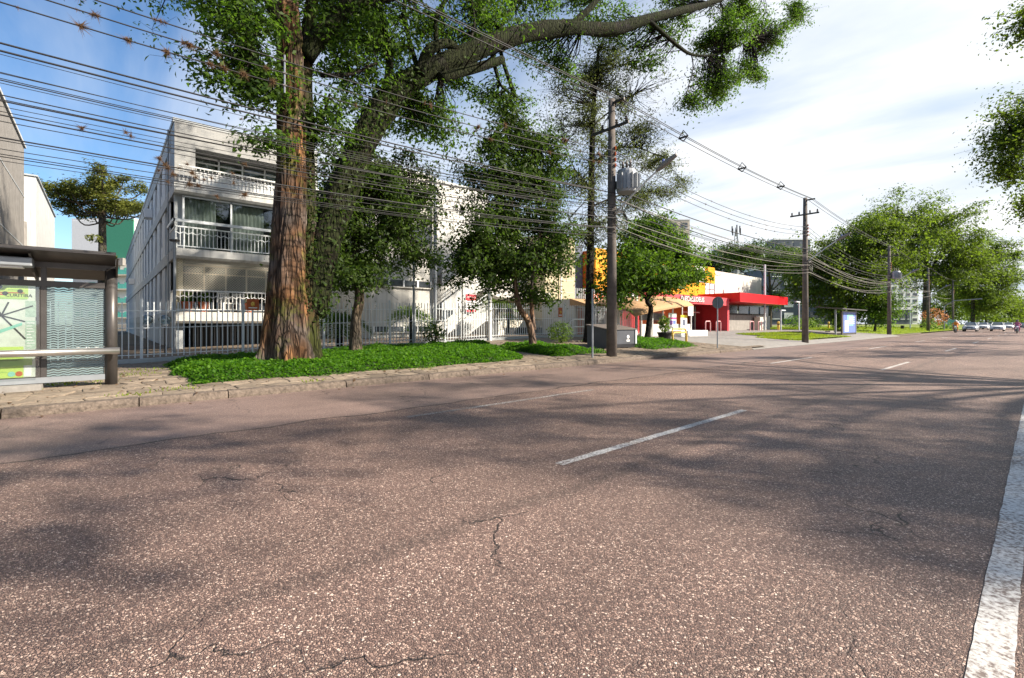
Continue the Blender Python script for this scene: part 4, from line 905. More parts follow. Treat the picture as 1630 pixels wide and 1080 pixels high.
# pink bicycle hoops on the forecourt
def hoop(loc, w, h, m, name, label, group, r=.035, rz=0.0):
    t = MB().tube([(0, 0, -.05), (0, 0, h - .1), (0, .1, h), (0, w - .1, h), (0, w, h - .1), (0, w, -.05)], r, 8).build(name, m); t.location = loc; t.rotation_euler = (0, 0, rz); return tag(t, label, 'barrier', group)
for k, u in enumerate((1123, 1140, 1194, 1207)):
    x_ = -19.5; hoop((x_, cy(u, x_), GS), .9, .95, M['pink'], 'barrier_hoop', ['pink hoop barrier before the red portal wall', 'pink hoop barrier before the red portal wall', 'pink hoop barrier before the grey wing panel', 'pink hoop barrier before the grey wing panel'][k], ['hoops at the red portal', 'hoops at the red portal', 'hoops at the grey wing', 'hoops at the grey wing'][k], .05)
hoop((-12.6, cy(1070, -12.6), gz(-12.6, 22)), 1.4, .72, M['yellow'], 'barrier_hoop', 'yellow hoop barrier next to the planter pot', None, .04)
hoop((-11.6, cy(1071, -11.6), gz(-11.6, 21)), 1.3, .62, M['yellow'], 'barrier_hoop', 'yellow hoop barrier at the tip of the planted bed', None, .04)
# kiosk with arched tan awning
kx0, kx1 = -20.5, -16.2; ky0, ky1 = cy(1012, kx1) + .6, cy(1100, kx1)
kg = gz(-17, 20); kk = thing('kiosk', 'white kiosk with arched tan awning and posters', 'kiosk', (kx1, ky0, kg))
mb = MB(); prof = [(kx1 + .7, 2.1), (kx1 + .35, 2.38), (kx1 - .6, 2.68), (kx1 - 1.9, 2.85), (kx0, 2.9)]
ay0, ay1 = cy(1010, kx1 + .7), cy(1104, kx1 + .7)
for y_, dz in ((ay0, -.42), (ay0 + (ay1 - ay0) * .35, -.08), (ay0 + (ay1 - ay0) * .75, .24), (ay1, .36)):
    for a, z in prof: mb.v.append((a, y_, z + dz))
n_ = len(prof)
mb.f = [(j * n_ + i, j * n_ + i + 1, (j + 1) * n_ + i + 1, (j + 1) * n_ + i) for j in range(3) for i in range(n_ - 1)]
aw = mb.build('awning', M['awning'], kk, smooth=True); sol = aw.modifiers.new('thickness', 'SOLIDIFY'); sol.thickness = .04
for k in range(6):
    y_ = ky0 + (ky1 - ky0) * k / 5; MB().tube([(kx1, y_, kg - .05), (kx1, y_, 2.32 + .07 * k)], .05, 8).build('post', M['white'], kk)
box('half_wall', M['wwall'], kk, kx1 - .12, kx1 - .02, ky0, ky1, kg - .05, 1.0 + .25); box('back_wall', M['dred'], kk, kx0, kx0 + .1, ky0, ky1, kg, 2.7); box('counter_band', M['orn'], kk, kx1 - 1.2, kx1 - 1.1, ky0 + 2.5, ky1 - 1.6, 1.3, 2.1); box('shade_board', M['dsteel'], kk, kx1 - .3, kx1 - .2, ky0 + .2, ky0 + 3.0, 1.5, 1.95)
box('plinth', M['white'], kk, kx1 - .4, kx1 + .9, ky1 - 3.0, ky1 + .6, kg - .1, kg + .3)
def poster(u0, u1, v0, v1, x, cells, label, tilt=0):
    y0, y1 = cy(u0, x), cy(u1, x); z1, z0 = hz(u1, v0, x), hz(u1, v1, x); t = thing('poster', label, 'poster', (x, y0, z0))
    box('sheet', M['signw'], t, x, x + .03, y0, y1, z0, z1)
    for (a, b, c, d_, m_) in cells: box('print', M[m_], t, x + .031, x + .036, y0 + (y1 - y0) * a, y0 + (y1 - y0) * b, z0 + (z1 - z0) * c, z0 + (z1 - z0) * d_)
poster(1064, 1076, 499, 520, kx1 + .08, [(.0, 1, .55, .68, 'magenta'), (.12, .5, .12, .45, 'purple'), (.55, .92, .18, .45, 'pblue'), (0, 1, .7, 1, 'mapbg')], 'purple and white kiosk poster with magenta band')
t_ = poster(1083, 1093, 502, 523, kx1 + .08, [(0, 1, .8, 1, 'pyellow'), (.3, .7, .2, .66, 'navy')], 'white kiosk poster with yellow top and dark wedge')
poster(1095, 1103, 488, 503, kx1 + .3, [(.2, .8, .3, .7, 'mapbg')], 'small white panel under the awning corner')
# white gate frame, guard hut and dumpster
gt = thing('gate_frame', 'white tubular gate frame next to the dumpster', 'gate', (FX, cy(1013, FX), gz(FX, 20)))
gy0, gy1 = cy(985, FX), cy(1013, FX); gzz = gz(FX, 20)
for y_ in (gy0, gy1): MB().tube([(FX, y_, gzz - .05), (FX, y_, gzz + 2.55)], .09, 8).build('post', M['white'], gt)
MB().tube([(FX, gy0, gzz + 2.5), (FX, gy1, gzz + 2.5)], .08, 8).build('beam', M['white'], gt)
gm = MB().box(-.012, .012, -.012, .012, 0, 1.9).mesh('bar', M['fence'])
for k in range(1, 12): inst(gm, 'bar', (FX, gy0 + (gy1 - gy0) * k / 12, gzz + .3), gt)
hut = thing('gatehouse', 'small white gatehouse with scalloped tan canopy behind the slender tree', 'hut', (-20, cy(930, -20), gz(FX, 20)))
hy0, hy1 = cy(915, -20), cy(985, -20)
box('wall', M['wwall'], hut, -23, -20, hy0, hy1, .3, 2.9); box('window', M['win'], hut, -20, -19.95, hy0 + 1.2, hy0 + 2.4, 1.3, 2.2); box('window', M['signw'], hut, -20, -19.95, hy0 + 3, hy0 + 4.4, 1.2, 2.3); box('door', M['orn'], hut, -20, -19.96, hy0 + .2, hy0 + .8, .4, 2.3)
MB().prism([(-20, 2.9), (-18.6, 2.5), (-18.6, 2.35), (-20, 2.4)], hy0 - .5, hy1, 'y').build('canopy', M['awning'], hut)
for k in range(34): box('roof_bar', M['fence'], hut, -20.02, -19.99, hy0 + k * .2, hy0 + k * .2 + .04, 2.92, 3.6)
MB().tube([(-19.9, hy0 + 3, 3.55), (-19.9, hy1, 3.55)], .03, 5).build('roof_rail', M['fence'], hut)
rp = thing('ramp_railing', 'white ramp handrail behind the round bush', 'railing', (-16.8, cy(905, -16.8), .5))
ry = [cy(u, -16.8) for u in (897, 912, 938)]; rz_ = gz(-16.8, 20)
for h in (.35, .75): MB().tube([(-16.8, ry[0], rz_ + h - .2), (-16.8, ry[1], rz_ + h + .25), (-16.8, ry[2], rz_ + h + .25)], .03, 6).build('rail', M['white'], rp)
for y_ in ry[1:]: MB().tube([(-16.8, y_, rz_ - .05), (-16.8, y_, rz_ + 1.0)], .03, 6).build('post', M['white'], rp)
dz0 = .17; dp = thing('dumpster', 'dark grey metal dumpster with sloping lid behind the concrete pole', 'dumpster', (-11.65, 15.4, dz0), None, R(-5))
dx0, dx1, dy0, dy1 = -1.15, 0.0, 0.0, 1.8
def dpart(name, mb, m, bevel=0.0): return mb.build(name, m, dp, local=True, bevel=bevel)
dpart('body', MB().prism([(dx0 + .12, .10), (dx1 - .1, .10), (dx1, .26), (dx1, .86), (dx0, 1.04), (dx0, .26)], dy0, dy1, 'y'), M['bin'], .015)
dpart('lid', MB().prism([(dx0 - .03, 1.045), (dx1 + .05, .865), (dx1 + .05, .90), (dx0 - .03, 1.09)], dy0 - .04, dy1 + .04, 'y'), M['binlid'])
for k in range(2): dpart('rib', MB().box(dx1, dx1 + .04, dy0 + .02 + k * 1.7, dy0 + .1 + k * 1.7, .26, .85), M['fence'])
dpart('recycling_mark', MB().box(dx1 + .002, dx1 + .008, dy1 - .62, dy1 - .42, .36, .44), M['signw']); dpart('recycling_mark', MB().tube([(dx1, dy1 - .52, .56), (dx1 + .008, dy1 - .52, .56)], .085, 6), M['signw'])
for q in (.2, dy1 - .4): dpart('skid', MB().box(dx0 + .1, dx1 - .1, q, q + .2, -.06, .10), M['dsteel'])
# potted shrub
y_ = cy(1058, -13.3); g_ = gz(-13.3, y_); t = thing('planter', 'black planter pot with a spiky shrub by the kiosk', 'planter', (-13.3, y_, g_))
MB().lathe((-13.3, y_, g_), [(.26, 0), (.36, .42), (.4, .43), (.4, .5), (.33, .5)], 16).build('pot', M['black'], t); leafball(t, (-13.3, y_, g_ + .95), .3, 260, .16, M['frond'], flat=1.5)
# round sign seen from behind, plain post
y_ = cy(1142, -9.75); t = thing('round_sign', 'grey back of a round traffic sign on a thin post', 'sign', (-9.75, y_, .12)); zc = hz(1142, 482, -9.75)
MB().tube([(-9.75, y_, .08), (-9.75, y_, zc + .2)], .03, 8).build('post', M['steel'], t); MB().tube([(-9.75, y_ + .04, zc), (-9.75, y_ + .052, zc)], .27, 28).build('plate', M['steel'], t); MB().tube([(-9.75, y_ + .03, zc - .2), (-9.75, y_ + .03, zc + .2)], .02, 6).build('bracket', M['dsteel'], t)
y_ = cy(943, -9.95); t = thing('sign_post', 'bare thin grey post at the kerb by the dumpster', 'post', (-9.95, y_, .12)); MB().tube([(-9.95, y_, .08), (-9.95, y_, 2.45)], .035, 8).build('shaft', M['steel'], t); MB().box(-9.99, -9.91, y_ - .05, y_ + .05, .1, .14).build('foot', M['dsteel'], t)

# ================================================================== utility poles
POLES = [(-9.95, -17.5), (-9.95, 13.4), (-9.75, 33.0), (-10.2, 60.0), (-10.6, 88.0), (-10.6, 116.0)]
PL = ['concrete utility pole behind the bus shelter', 'tall concrete utility pole with transformer at the dumpster', 'concrete utility pole standing on the grass verge', 'concrete utility pole with transformer beside the second bus shelter', 'thin utility pole by the flowering bush', 'farthest utility pole near the crossing']
def insulator(loc, par, s=1.0): return MB().lathe(loc, [(.02 * s, 0), (.06 * s, .02 * s), (.03 * s, .05 * s), (.06 * s, .08 * s), (.03 * s, .11 * s), (.05 * s, .14 * s), (.02 * s, .18 * s)], 8).build('insulator', M['orn'] if s < 1 else M['dsteel'], par)
for i, (x, y_) in enumerate(POLES):
    t = thing('utility_pole', PL[i], 'utility pole', (x, y_, .1), 'utility poles along the kerb')
    MB().tube([(x, y_, .05), (x, y_, 4.5), (x, y_, 9.15)], [.19, .155, .115], 14).build('shaft', M['pole'], t, smooth=True)
    mb = MB().box(x - .8, x + .8, y_ - .17, y_ - .11, 8.04, 8.13).build('crossarm', M['dsteel'], t)
    for dx in (-.7, -.3, .3, .7): insulator((x + dx, y_ - .135, 8.14), t)
    MB().box(x - .04, x + .55, y_ - .06, y_ + .0, 8.95, 9.03).build('top_bracket', M['dsteel'], t)
    for k in range(4): insulator((x + .16, y_, 6.75 + k * .2), t, .7)
    for z in (1.6, 3.3, 4.9, 5.6): MB().tube([(x, y_, z), (x, y_, z + .025)], .185 - z * .008, 12).build('steel_band', M['steel'], t)
    if i in (1, 3):
        tr = MB().lathe((x + .55, y_ + .1, 5.75), [(.1, 0), (.32, .03), (.34, .1), (.34, .72), (.3, .8), (.1, .84)], 18).build('transformer', M['galv'], t, smooth=False)
        for k in range(12):
            a = R(-100 + k * 24); MB().obox((x + .55 + .38 * math.cos(a), y_ + .1 + .38 * math.sin(a), 6.12), .14, .02, .52, Matrix.Rotation(a, 3, 'Z')).build('cooling_fin', M['galv'], tr)
        for k in range(3): MB().lathe((x + .4 + k * .15, y_ + .1, 6.58), [(.03, 0), (.06, .04), (.03, .08), (.06, .12), (.03, .16), (.05, .2), (.01, .34)], 8).build('bushing', M['dsteel'], tr)
        MB().box(x + .1, x + .25, y_ + .02, y_ + .18, 6.0, 6.25).build('bracket', M['dsteel'], t)
    if i in (1, 2, 3, 4):
        la = MB().tube([(x, y_ + .1, 5.1), (x + .5, y_ + .14, 5.5), (x + 1.1, y_ + .2, 5.95), (x + 1.7, y_ + .25, 6.35)], .03, 8).build('lamp_arm', M['fence'], t)
        MB().tube([(x + 1.6, y_ + .25, 6.3), (x + 1.85, y_ + .26, 6.45), (x + 2.3, y_ + .28, 6.66)], [.05, .10, .06], 10).build('lamp_head', M['concrete'], la)
        MB().lathe((x + 1.85, y_ + .26, 6.54), [(.04, 0), (.045, .08), (.01, .1)], 8).build('photocell', M['pblue'], la)
# cables: every one sags between two poles
def sag(a, b, s, n=26):
    a, b = Vector(a), Vector(b)
    return [a.lerp(b, i / n) - Vector((0, 0, 4 * s * (i / n) * (1 - i / n))) for i in range(n + 1)]
def cable(pts, r, m, label, group, name='cable'):
    return tag(MB().tube(pts, r, 5, cap=False).build(name, m, None, smooth=True), label, 'cable', group)
SEC = []  # low-voltage wires carrying the air plants
rr = random.Random(4)
for i in range(len(POLES) - 1):
    (xa, ya_), (xb, yb_) = POLES[i], POLES[i + 1]; span = yb_ - ya_; sg = span / 31
    where = ['over the bus shelter', 'before the kiosk', 'over the grass verge', 'past the second shelter', 'towards the crossing'][i]
    for k in range(3):
        pts = sag((xa + .16, ya_, 7.3 - k * .24), (xb + .16, yb_, 7.3 - k * .24), .95 * sg); SEC.append((i, pts))
        cable(pts, .011, M['wire'], 'thin low-voltage wire of the evenly spaced upper trio ' + where, 'upper wire trio ' + where, 'wire')
    for k in range(3 if i < 3 else 2):
        cable(sag((xa + .45 - .15 * k, ya_, 9.0 + .06 * (k % 2)), (xb + .45 - .15 * k, yb_, 9.0 + .06 * (k % 2)), .35 * sg), .014, M['wire'], 'high-voltage wire at the pole tops ' + where, 'high-voltage wires ' + where, 'wire')
    ncab = 22 if i == 0 else 15 if i < 3 else 6
    for k in range(ncab):
        z = 5.95 - k * ((1.75 if i == 0 else 1.55) / ncab) + rr.uniform(-.05, .05); r_ = rr.choice((.006, .007, .008, .010, .013)) if k not in (0, 3) else .018
        r_ *= .85 if i < 1 else 1.0
        s_ = (rr.uniform(.5, .9) if i == 0 else rr.uniform(.45, .95)) * sg if k not in (0, 1) else .5 * sg
        dx = rr.choice((-.25, .22, .25, .3))
        grey = i >= 1 and rr.random() < .55
        cable(sag((xa + dx, ya_, z), (xb + dx, yb_, z + rr.uniform(-.15, .15)), s_), r_, M['wireg' if grey else 'wire'],
              ('thick black telephone cable ' if k in (0, 3) else 'slack pale telephone cable ' if grey else 'black telephone cable in the sagging bundle ') + where, ('thick ' if k in (0, 3) else 'pale ' if grey else 'black ') + 'telephone cables ' + where)
# wires crossing to the near side, far along the road
for k in range(3): cable(sag((-10.4, 88 + k * .3, 8.6 - k * 1.1), (8, 84 + k * .5, 9.4 - k * 1.1), .5), .02, M['wire'], 'wire crossing the road by the far traffic lights', 'wires crossing the far road', 'wire')
# coil of spare cable on the main pole, spacers on the top wires
for i, lab in ((1, 'coil of spare cable strapped on the pole by the dumpster'), (2, 'coil of spare cable strapped on the grass verge pole')):
    x, y_ = POLES[i]; mb = MB()
    for k in range(6):
        c0 = Vector((x + .16 + .02 * k, y_ + .22, 5.1 - .05 * k)); mb.tube([c0 + Vector((.04 * math.sin(a * 2 + k), (.30 + .02 * k) * math.cos(a), (.24 + .015 * k) * math.sin(a))) for a in [2 * math.pi * q / 18 for q in range(19)]], .012, 5, cap=False)
    tag(mb.build('cable_coil', M['wire']), lab, 'cable')
for i in (1, 1, 1): pass
for f in (.22, .5, .75):
    a, b = POLES[1], POLES[2]; y_ = a[1] + (b[1] - a[1]) * f; x = a[0] + (b[0] - a[0]) * f; z = 9.0 - 4 * .35 * .63 * f * (1 - f)
    t = thing('wire_spacer', 'black diamond spacer holding the top wires apart', 'spacer', (x + .3, y_, z), 'spacers on the top wires')
    MB().box(x + .1, x + .5, y_ - .02, y_ + .02, z - .02, z + .05).build('bar', M['wire'], t); MB().tube([(x + .3, y_, z - .15), (x + .1, y_, z + .03), (x + .3, y_, z + .3), (x + .5, y_, z + .03), (x + .3, y_, z - .15)], .025, 5).build('diamond', M['wire'], t)
# vertical spreader on the trio before the trunk
y_ = cy(453, -9.79); f = (y_ + 17.5) / 30.9; z = 7.3 - .95 * 4 * f * (1 - f)
t = thing('wire_spreader', 'upright grey rod spreading the wire trio before the trunk', 'spacer', (-9.79, y_, z - .5)); MB().tube([(-9.79, y_, z - .62), (-9.79, y_, z + .12)], .016, 6).build('rod', M['tube'], t)
for k in range(3): MB().tube([(-9.79, y_ - .04, z - .24 * k), (-9.79, y_ + .04, z - .24 * k)], .026, 6).build('clip', M['dsteel'], t)
# air plants growing on the wires
def tuft_mesh(n, s):
    d = rng.normal(size=(n, 3)); d /= np.linalg.norm(d, axis=1, keepdims=True); a = rng.normal(size=(n, 3)); a -= d * np.sum(a * d, 1, keepdims=True); a /= np.linalg.norm(a, axis=1, keepdims=True)
    L = s * (.35 + .85 * rng.uniform(0, 1, (n, 1)) ** 2.5) * (1 + .35 * np.sin(3 * d[:, :1] + 2 * d[:, 1:2])); V = np.empty((n, 4, 3)); V[:, 0] = d * L * .05 - a * s * .03; V[:, 1] = d * L * .05 + a * s * .03; V[:, 2] = d * L * .6 + a * s * .018 + np.array([0, 0, s * .08]); V[:, 3] = d * L + np.array([0, 0, .12 * s])
    return numesh('air_plant', V.reshape(-1, 3), np.arange(n * 4).reshape(n, 4), M['tuft'])
TU = [tuft_mesh(n, s) for n, s in ((190, .15), (150, .12), (110, .09), (80, .06))]
def tuft(p, k, sz):
    o = inst(TU[k], 'air_plant', p, None, (rr.uniform(0, 3), rr.uniform(0, 3), rr.uniform(0, 3)), (sz * rr.uniform(.7, 1.5), sz * rr.uniform(.7, 1.2), sz * rr.uniform(.6, 1))); return o
TL = ['bushy', 'spiky', 'small', 'tiny']
def on_wire(pts, y_):
    for a, b in zip(pts[:-1], pts[1:]):
        if a.y <= y_ <= b.y: return a.lerp(b, (y_ - a.y) / (b.y - a.y))
    return pts[0]
for w in range(3):
    pts = SEC[w][1]
    for q in range(15):
        y_ = rr.uniform(-1.2, 2.4) if q < 9 else rr.uniform(2.4, 12.5); k = rr.choice((0, 1, 1, 2, 2, 3))
        tag(tuft(on_wire(pts, y_), k, rr.uniform(.8, 1.15)), TL[k] + ' brown air plant growing on the upper wire trio', 'air plant', TL[k] + ' air plants on the wire trio')
for w in range(3):
    pts = SEC[3 + w][1]
    for q in range(6):
        k = 3; tag(tuft(on_wire(pts, rr.uniform(15, 32)), k, 1.3), 'tiny air plant on the wires before the kiosk', 'air plant', 'air plants on the kiosk wires')
for (u, v) in ((262, 262), (253, 272), (268, 268), (275, 278), (298, 262), (306, 276), (313, 284), (325, 287), (336, 284), (267, 290), (301, 293), (316, 296), (345, 313), (253, 252), (285, 268), (131, 204), (208, 217), (200, 211), (370, 276), (391, 262), (372, 292), (390, 310), (385, 190)):
    yv, Zv = col(u, -9.7); k = rr.choice((1, 2, 2)); tag(tuft((-9.7, yv, CH + (HV - v) / F * Zv), k, rr.uniform(.8, 1.1)), TL[k] + ' rusty air plant on the telephone cables before the grey balconies', 'air plant', TL[k] + ' air plants on the telephone cables')
# ================================================================== trees
def smooth_path(pts, n=5):
    pts = [Vector(p) for p in pts]; out = []
    for i in range(len(pts) - 1):
        p0, p1, p2, p3 = pts[max(i - 1, 0)], pts[i], pts[i + 1], pts[min(i + 2, len(pts) - 1)]
        for k in range(n):
            t = k / n; out.append(.5 * ((2 * p1) + (p2 - p0) * t + (2 * p0 - 5 * p1 + 4 * p2 - p3) * t * t + (3 * p1 - p0 - 3 * p2 + p3) * t ** 3))
    out.append(pts[-1]); return out
def limb(parent, pts, r0, r1, m, name='branch', n=10, wob=.12, sub=5, flare=0.0, rads=None):
    P = smooth_path(pts, sub); k = len(P)
    if rads: rad = [np.interp(i / (k - 1), np.linspace(0, 1, len(rads)), rads) for i in range(k)]
    else: rad = [r0 + (r1 - r0) * i / (k - 1) for i in range(k)]
    if flare:
        z0 = P[0].z
        rad = [r * (1 + flare * math.exp(-(p.z - z0) / .45)) for r, p in zip(rad, P)]
    MB().tube(P, rad, n, wob=wob, seed=random.random() * 50).build(name, m, parent, smooth=True); return P
def crown(parent, blobs, m, size, per, spread, sk, twigm, gap=0.0, wid=.5, seed=1, droop=.0, name='crown', gs=.5, up=.35):
    """blobs: (centre, radii, clusters). Leaf clusters sit on thin twigs that reach to the nearest limb point sk"""
    r = np.random.default_rng(seed); PP, NN, tw = [], [], MB(); skp = np.array([tuple(p) for p in sk]) if len(sk) else None
    for c, rad, nc in blobs:
        got = 0; tries = 0
        while got < nc and tries < nc * 8:
            tries += 1
            q = r.normal(size=3); q /= np.linalg.norm(q); q = q * (r.uniform(.1, 1) ** .5 * (1.0 if r.random() < .75 else 1.32)) * np.array(rad) * 1.12 + np.array(c)
            mr_ = (rad[0] + rad[1] + rad[2]) / 3; nv = Vector(q) * (.9 / mr_) + Vector((seed * 3.1, 0, 0))
            q = q + np.array(mnoise.noise_vector(nv)) * mr_ * .75      # break the round outline
            if mnoise.noise(Vector(q) * (1.5 / mr_) + Vector((0, seed * 1.7, 0))) < -.16 + gap * .3: continue   # holes where the sky shows
            got += 1; k = max(4, int(r.normal(per, per * .3))); s = spread * r.uniform(.7, 1.3)
            ax = q - np.array(c); ax[2] *= .5; ax = ax / (np.linalg.norm(ax) + 1e-6)          # sprays stretch outward
            pts = r.normal(size=(k, 3)) * s * np.array([.8, .8, .5]) + q + ax * r.normal(size=(k, 1)) * s * 1.1
            N = (pts - q) / s * .5 + r.normal(size=(k, 3)) * .6 + np.array([0, 0, up * 2]); N /= np.linalg.norm(N, axis=1, keepdims=True) + 1e-9
            PP.append(pts); NN.append(N)
            if skp is not None:
                d = np.linalg.norm(skp - q, axis=1); j = int(np.argmin(d)); a = Vector(skp[j]); b = Vector(q)
                if d[j] < 4.5: mid = a.lerp(b, .5) + Vector(r.normal(size=3) * .12 * d[j] ** .5); rr_ = .008 + .006 * d[j]; tw.tube([a, mid, b], [rr_ * 1.3, rr_ * .8, .004], 4, cap=False)
            for q2 in pts[:4]: tw.tube([Vector(q), Vector(q2)], [.006, .003], 3, cap=False)
    global rng
    old = rng; rng = r; V, Fq = leaves(np.concatenate(PP), np.concatenate(NN), size, wid); rng = old
    V = V - np.array(ORG[parent.name])
    link(bpy.data.objects.new(name, numesh(name, V, Fq, m)), parent)
    if tw.v: tw.build('twigs', twigm, parent)['kind'] = 'stuff'
def PT(u, v, x):
    y_, Z = col(u, x); return Vector((x, y_, CH + (HV - v) / F * Z))
# ---- giant old tree: an upright trunk and a leaning mossy second stem
T1x = -12.5
big = thing('giant_tree', 'giant old street tree with orange bark and arching mossy limb', 'tree', (T1x, 3.3, .15))
base = PT(455, 566, T1x); base.z = .1
def flute_trunk(path, rads, m, n=40, seed=1.0, roots=True):
    P = smooth_path(path, 16); k = len(P); mb = MB(); z0 = P[0].z
    for i, p in enumerate(P):
        R_ = np.interp(i / (k - 1), np.linspace(0, 1, len(rads)), rads)
        for j in range(n):
            a = 2 * math.pi * j / n; h = p.z - z0
            f = 1 + (.5 * math.exp(-h / .42) * max(0, math.cos(a * 5 + seed)) ** 1.5 + .10 * math.exp(-h / .8) if roots else 0)
            f += .13 * mnoise.noise(Vector((math.cos(a) * 1.4 + seed, math.sin(a) * 1.4, p.z * .35))) + .09 * mnoise.noise(Vector((math.cos(a) * 5 + seed, math.sin(a) * 5, p.z * .8))) + .05 * mnoise.noise(Vector((math.cos(a) * 11, math.sin(a) * 11 + seed, p.z * 1.6))) - .10 * max(0, 1 - 4.5 * abs(mnoise.noise(Vector((math.cos(a) * 2.6 + seed, math.sin(a) * 2.6, p.z * .28))))) + .03 * mnoise.noise(Vector((math.cos(a) * 22, math.sin(a) * 22 + seed, p.z * 3.2)))
            mb.v.append((p.x + R_ * f * math.cos(a), p.y + R_ * f * math.sin(a), p.z))
    mb.f = [(i * n + j, i * n + (j + 1) % n, (i + 1) * n + (j + 1) % n, (i + 1) * n + j) for i in range(k - 1) for j in range(n)]
    mb.f.append(tuple(range((k - 1) * n, k * n))); mb.build('trunk', m, big, smooth=True); return P
tA = [base, PT(455, 500, T1x), PT(458, 400, T1x), PT(464, 290, T1x), PT(463, 180, T1x), PT(462, 80, T1x), PT(455, 0, T1x), PT(450, -120, T1x - .2), PT(470, -260, T1x - .5)]
pA = flute_trunk(tA, [.60, .46, .385, .35, .325, .30, .285, .25, .17], M['bark'], 72)
tB = [PT(484, 566, T1x - .1), PT(485, 500, T1x - .1), PT(488, 420, T1x - .25), PT(487, 300, T1x - .35), PT(486, 180, T1x - .3), PT(487, 80, T1x - .2), PT(500, -20, T1x)]
tB[0].z = .1
pB = flute_trunk(tB, [.42, .34, .28, .23, .20, .17, .13], M['barkm'], 48, 4.0)
sk = list(pA[46::2]) + list(pB[42::2])
# leaning stem rising right, then the long arch over the pavement and road
arch = [PT(493, 500, T1x - .15), PT(520, 380, T1x - .35), PT(558, 272, T1x - .5), PT(605, 180, T1x - .5), PT(655, 128, T1x - .3), PT(740, 88, T1x), PT(820, 58, T1x + .2), PT(900, 45, T1x + .4), PT(975, 47, T1x + .6), PT(1040, 28, T1x + 1.0), PT(1130, 5, T1x + 1.5), PT(1210, -30, T1x + 2.0)]
sk += limb(big, arch, 0, 0, M['mossbark'], 'arching_limb', 18, .2, 6, rads=[.40, .42, .44, .40, .36, .32, .30, .28, .26, .2, .15, .09])
stub = [PT(668, 118, T1x), PT(684, 80, T1x + .1), PT(712, 70, T1x + .1), PT(735, 85, T1x + .1)]
limb(big, stub, .18, .12, M['mossbark'], 'dead_stub', 12)
sk += limb(big, [PT(700, 125, T1x + .1), PT(760, 108, T1x + .25), PT(800, 95, T1x + .3)], .17, .13, M['mossbark'], 'branch', 12)
br = [([PT(485, 90, T1x), PT(520, 45, T1x + .2), PT(556, 5, T1x + .3), PT(600, -60, T1x + .6)], .25, .16), ([PT(556, 5, T1x + .3), PT(640, -10, T1x + .6), PT(700, -60, T1x + .9)], .14, .08),
      ([PT(612, 165, T1x - .4), PT(620, 90, T1x - .5), PT(606, 20, T1x - .4), PT(600, -40, T1x - .2)], .13, .09), ([PT(445, 40, T1x), PT(432, 10, T1x + .2), PT(415, -40, T1x + .4)], .16, .11),
      ([PT(900, 48, T1x + .4), PT(940, 12, T1x + .7), PT(965, -20, T1x + .8)], .15, .09), ([PT(1030, 30, T1x + 1), PT(1075, 70, T1x + 1.2), PT(1105, 88, T1x + 1.3), PT(1150, 85, T1x + 1.6), PT(1200, 60, T1x + 1.8)], .10, .03),
      ([PT(1100, 85, T1x + 1.3), PT(1103, 110, T1x + 1.3), PT(1092, 150, T1x + 1.3)], .035, .012), ([PT(445, 45, T1x), PT(420, 38, T1x + .5), PT(400, 60, T1x + .7)], .05, .02), ([PT(510, 120, T1x), PT(560, 118, T1x + .2), PT(600, 100, T1x + .3)], .06, .03),
      ([PT(780, 72, T1x), PT(790, 115, T1x), PT(800, 140, T1x), PT(830, 160, T1x)], .09, .02), ([PT(740, 90, T1x), PT(755, 40, T1x + .1), PT(750, 0, T1x + .1)], .05, .03), ([PT(490, 240, T1x - .3), PT(510, 200, T1x), PT(525, 150, T1x)], .07, .03)]
for pts, a, b in br: sk += limb(big, pts, a, b, M['mossbark'] if a > .06 else M['barkd'], 'branch', 10)
# high limbs above the picture carry the upper crown
for q in range(6):
    a = q * 1.05 + .3; st = Vector(pA[-18]) if q % 2 else Vector(pA[-32]); e = st + Vector((math.cos(a) * 4.5, math.sin(a) * 4.5, 3.2))
    sk += limb(big, [st, st.lerp(e, .5) + Vector((0, 0, .8)), e], .17, .05, M['mossbark'], 'branch', 8)
B = []
def blob(u, v, x, rx, ry, rz, n): p = PT(u, v, x); B.append((tuple(p), (rx, ry, rz), n))
blob(375, 15, T1x + .6, .55, .6, .4, 24); blob(385, 95, T1x + .7, .6, .6, .55, 30); blob(415, 130, T1x + .6, .5, .5, .35, 20); blob(420, 225, T1x + .8, .25, .3, .15, 6)
blob(540, 35, T1x, 1.0, 1.0, .7, 30); blob(600, 60, T1x - .9, 1.0, 1.1, .7, 40); blob(655, 185, T1x - 1.2, 1.0, .9, .5, 34); blob(690, 40, T1x - .9, .8, .9, .5, 20); blob(560, 110, T1x - .1, .8, .8, .6, 26); blob(520, 200, T1x, .6, .6, .8, 22)
blob(760, 15, T1x - 1.0, .9, 1.0, .5, 22); blob(840, 5, T1x - 1.0, 1.0, 1.0, .4, 22); blob(930, -5, T1x - .9, .9, 1.0, .4, 20); blob(1000, 75, T1x - .7, .7, 1.0, .4, 16); blob(800, 160, T1x - .5, .6, .8, .5, 16)
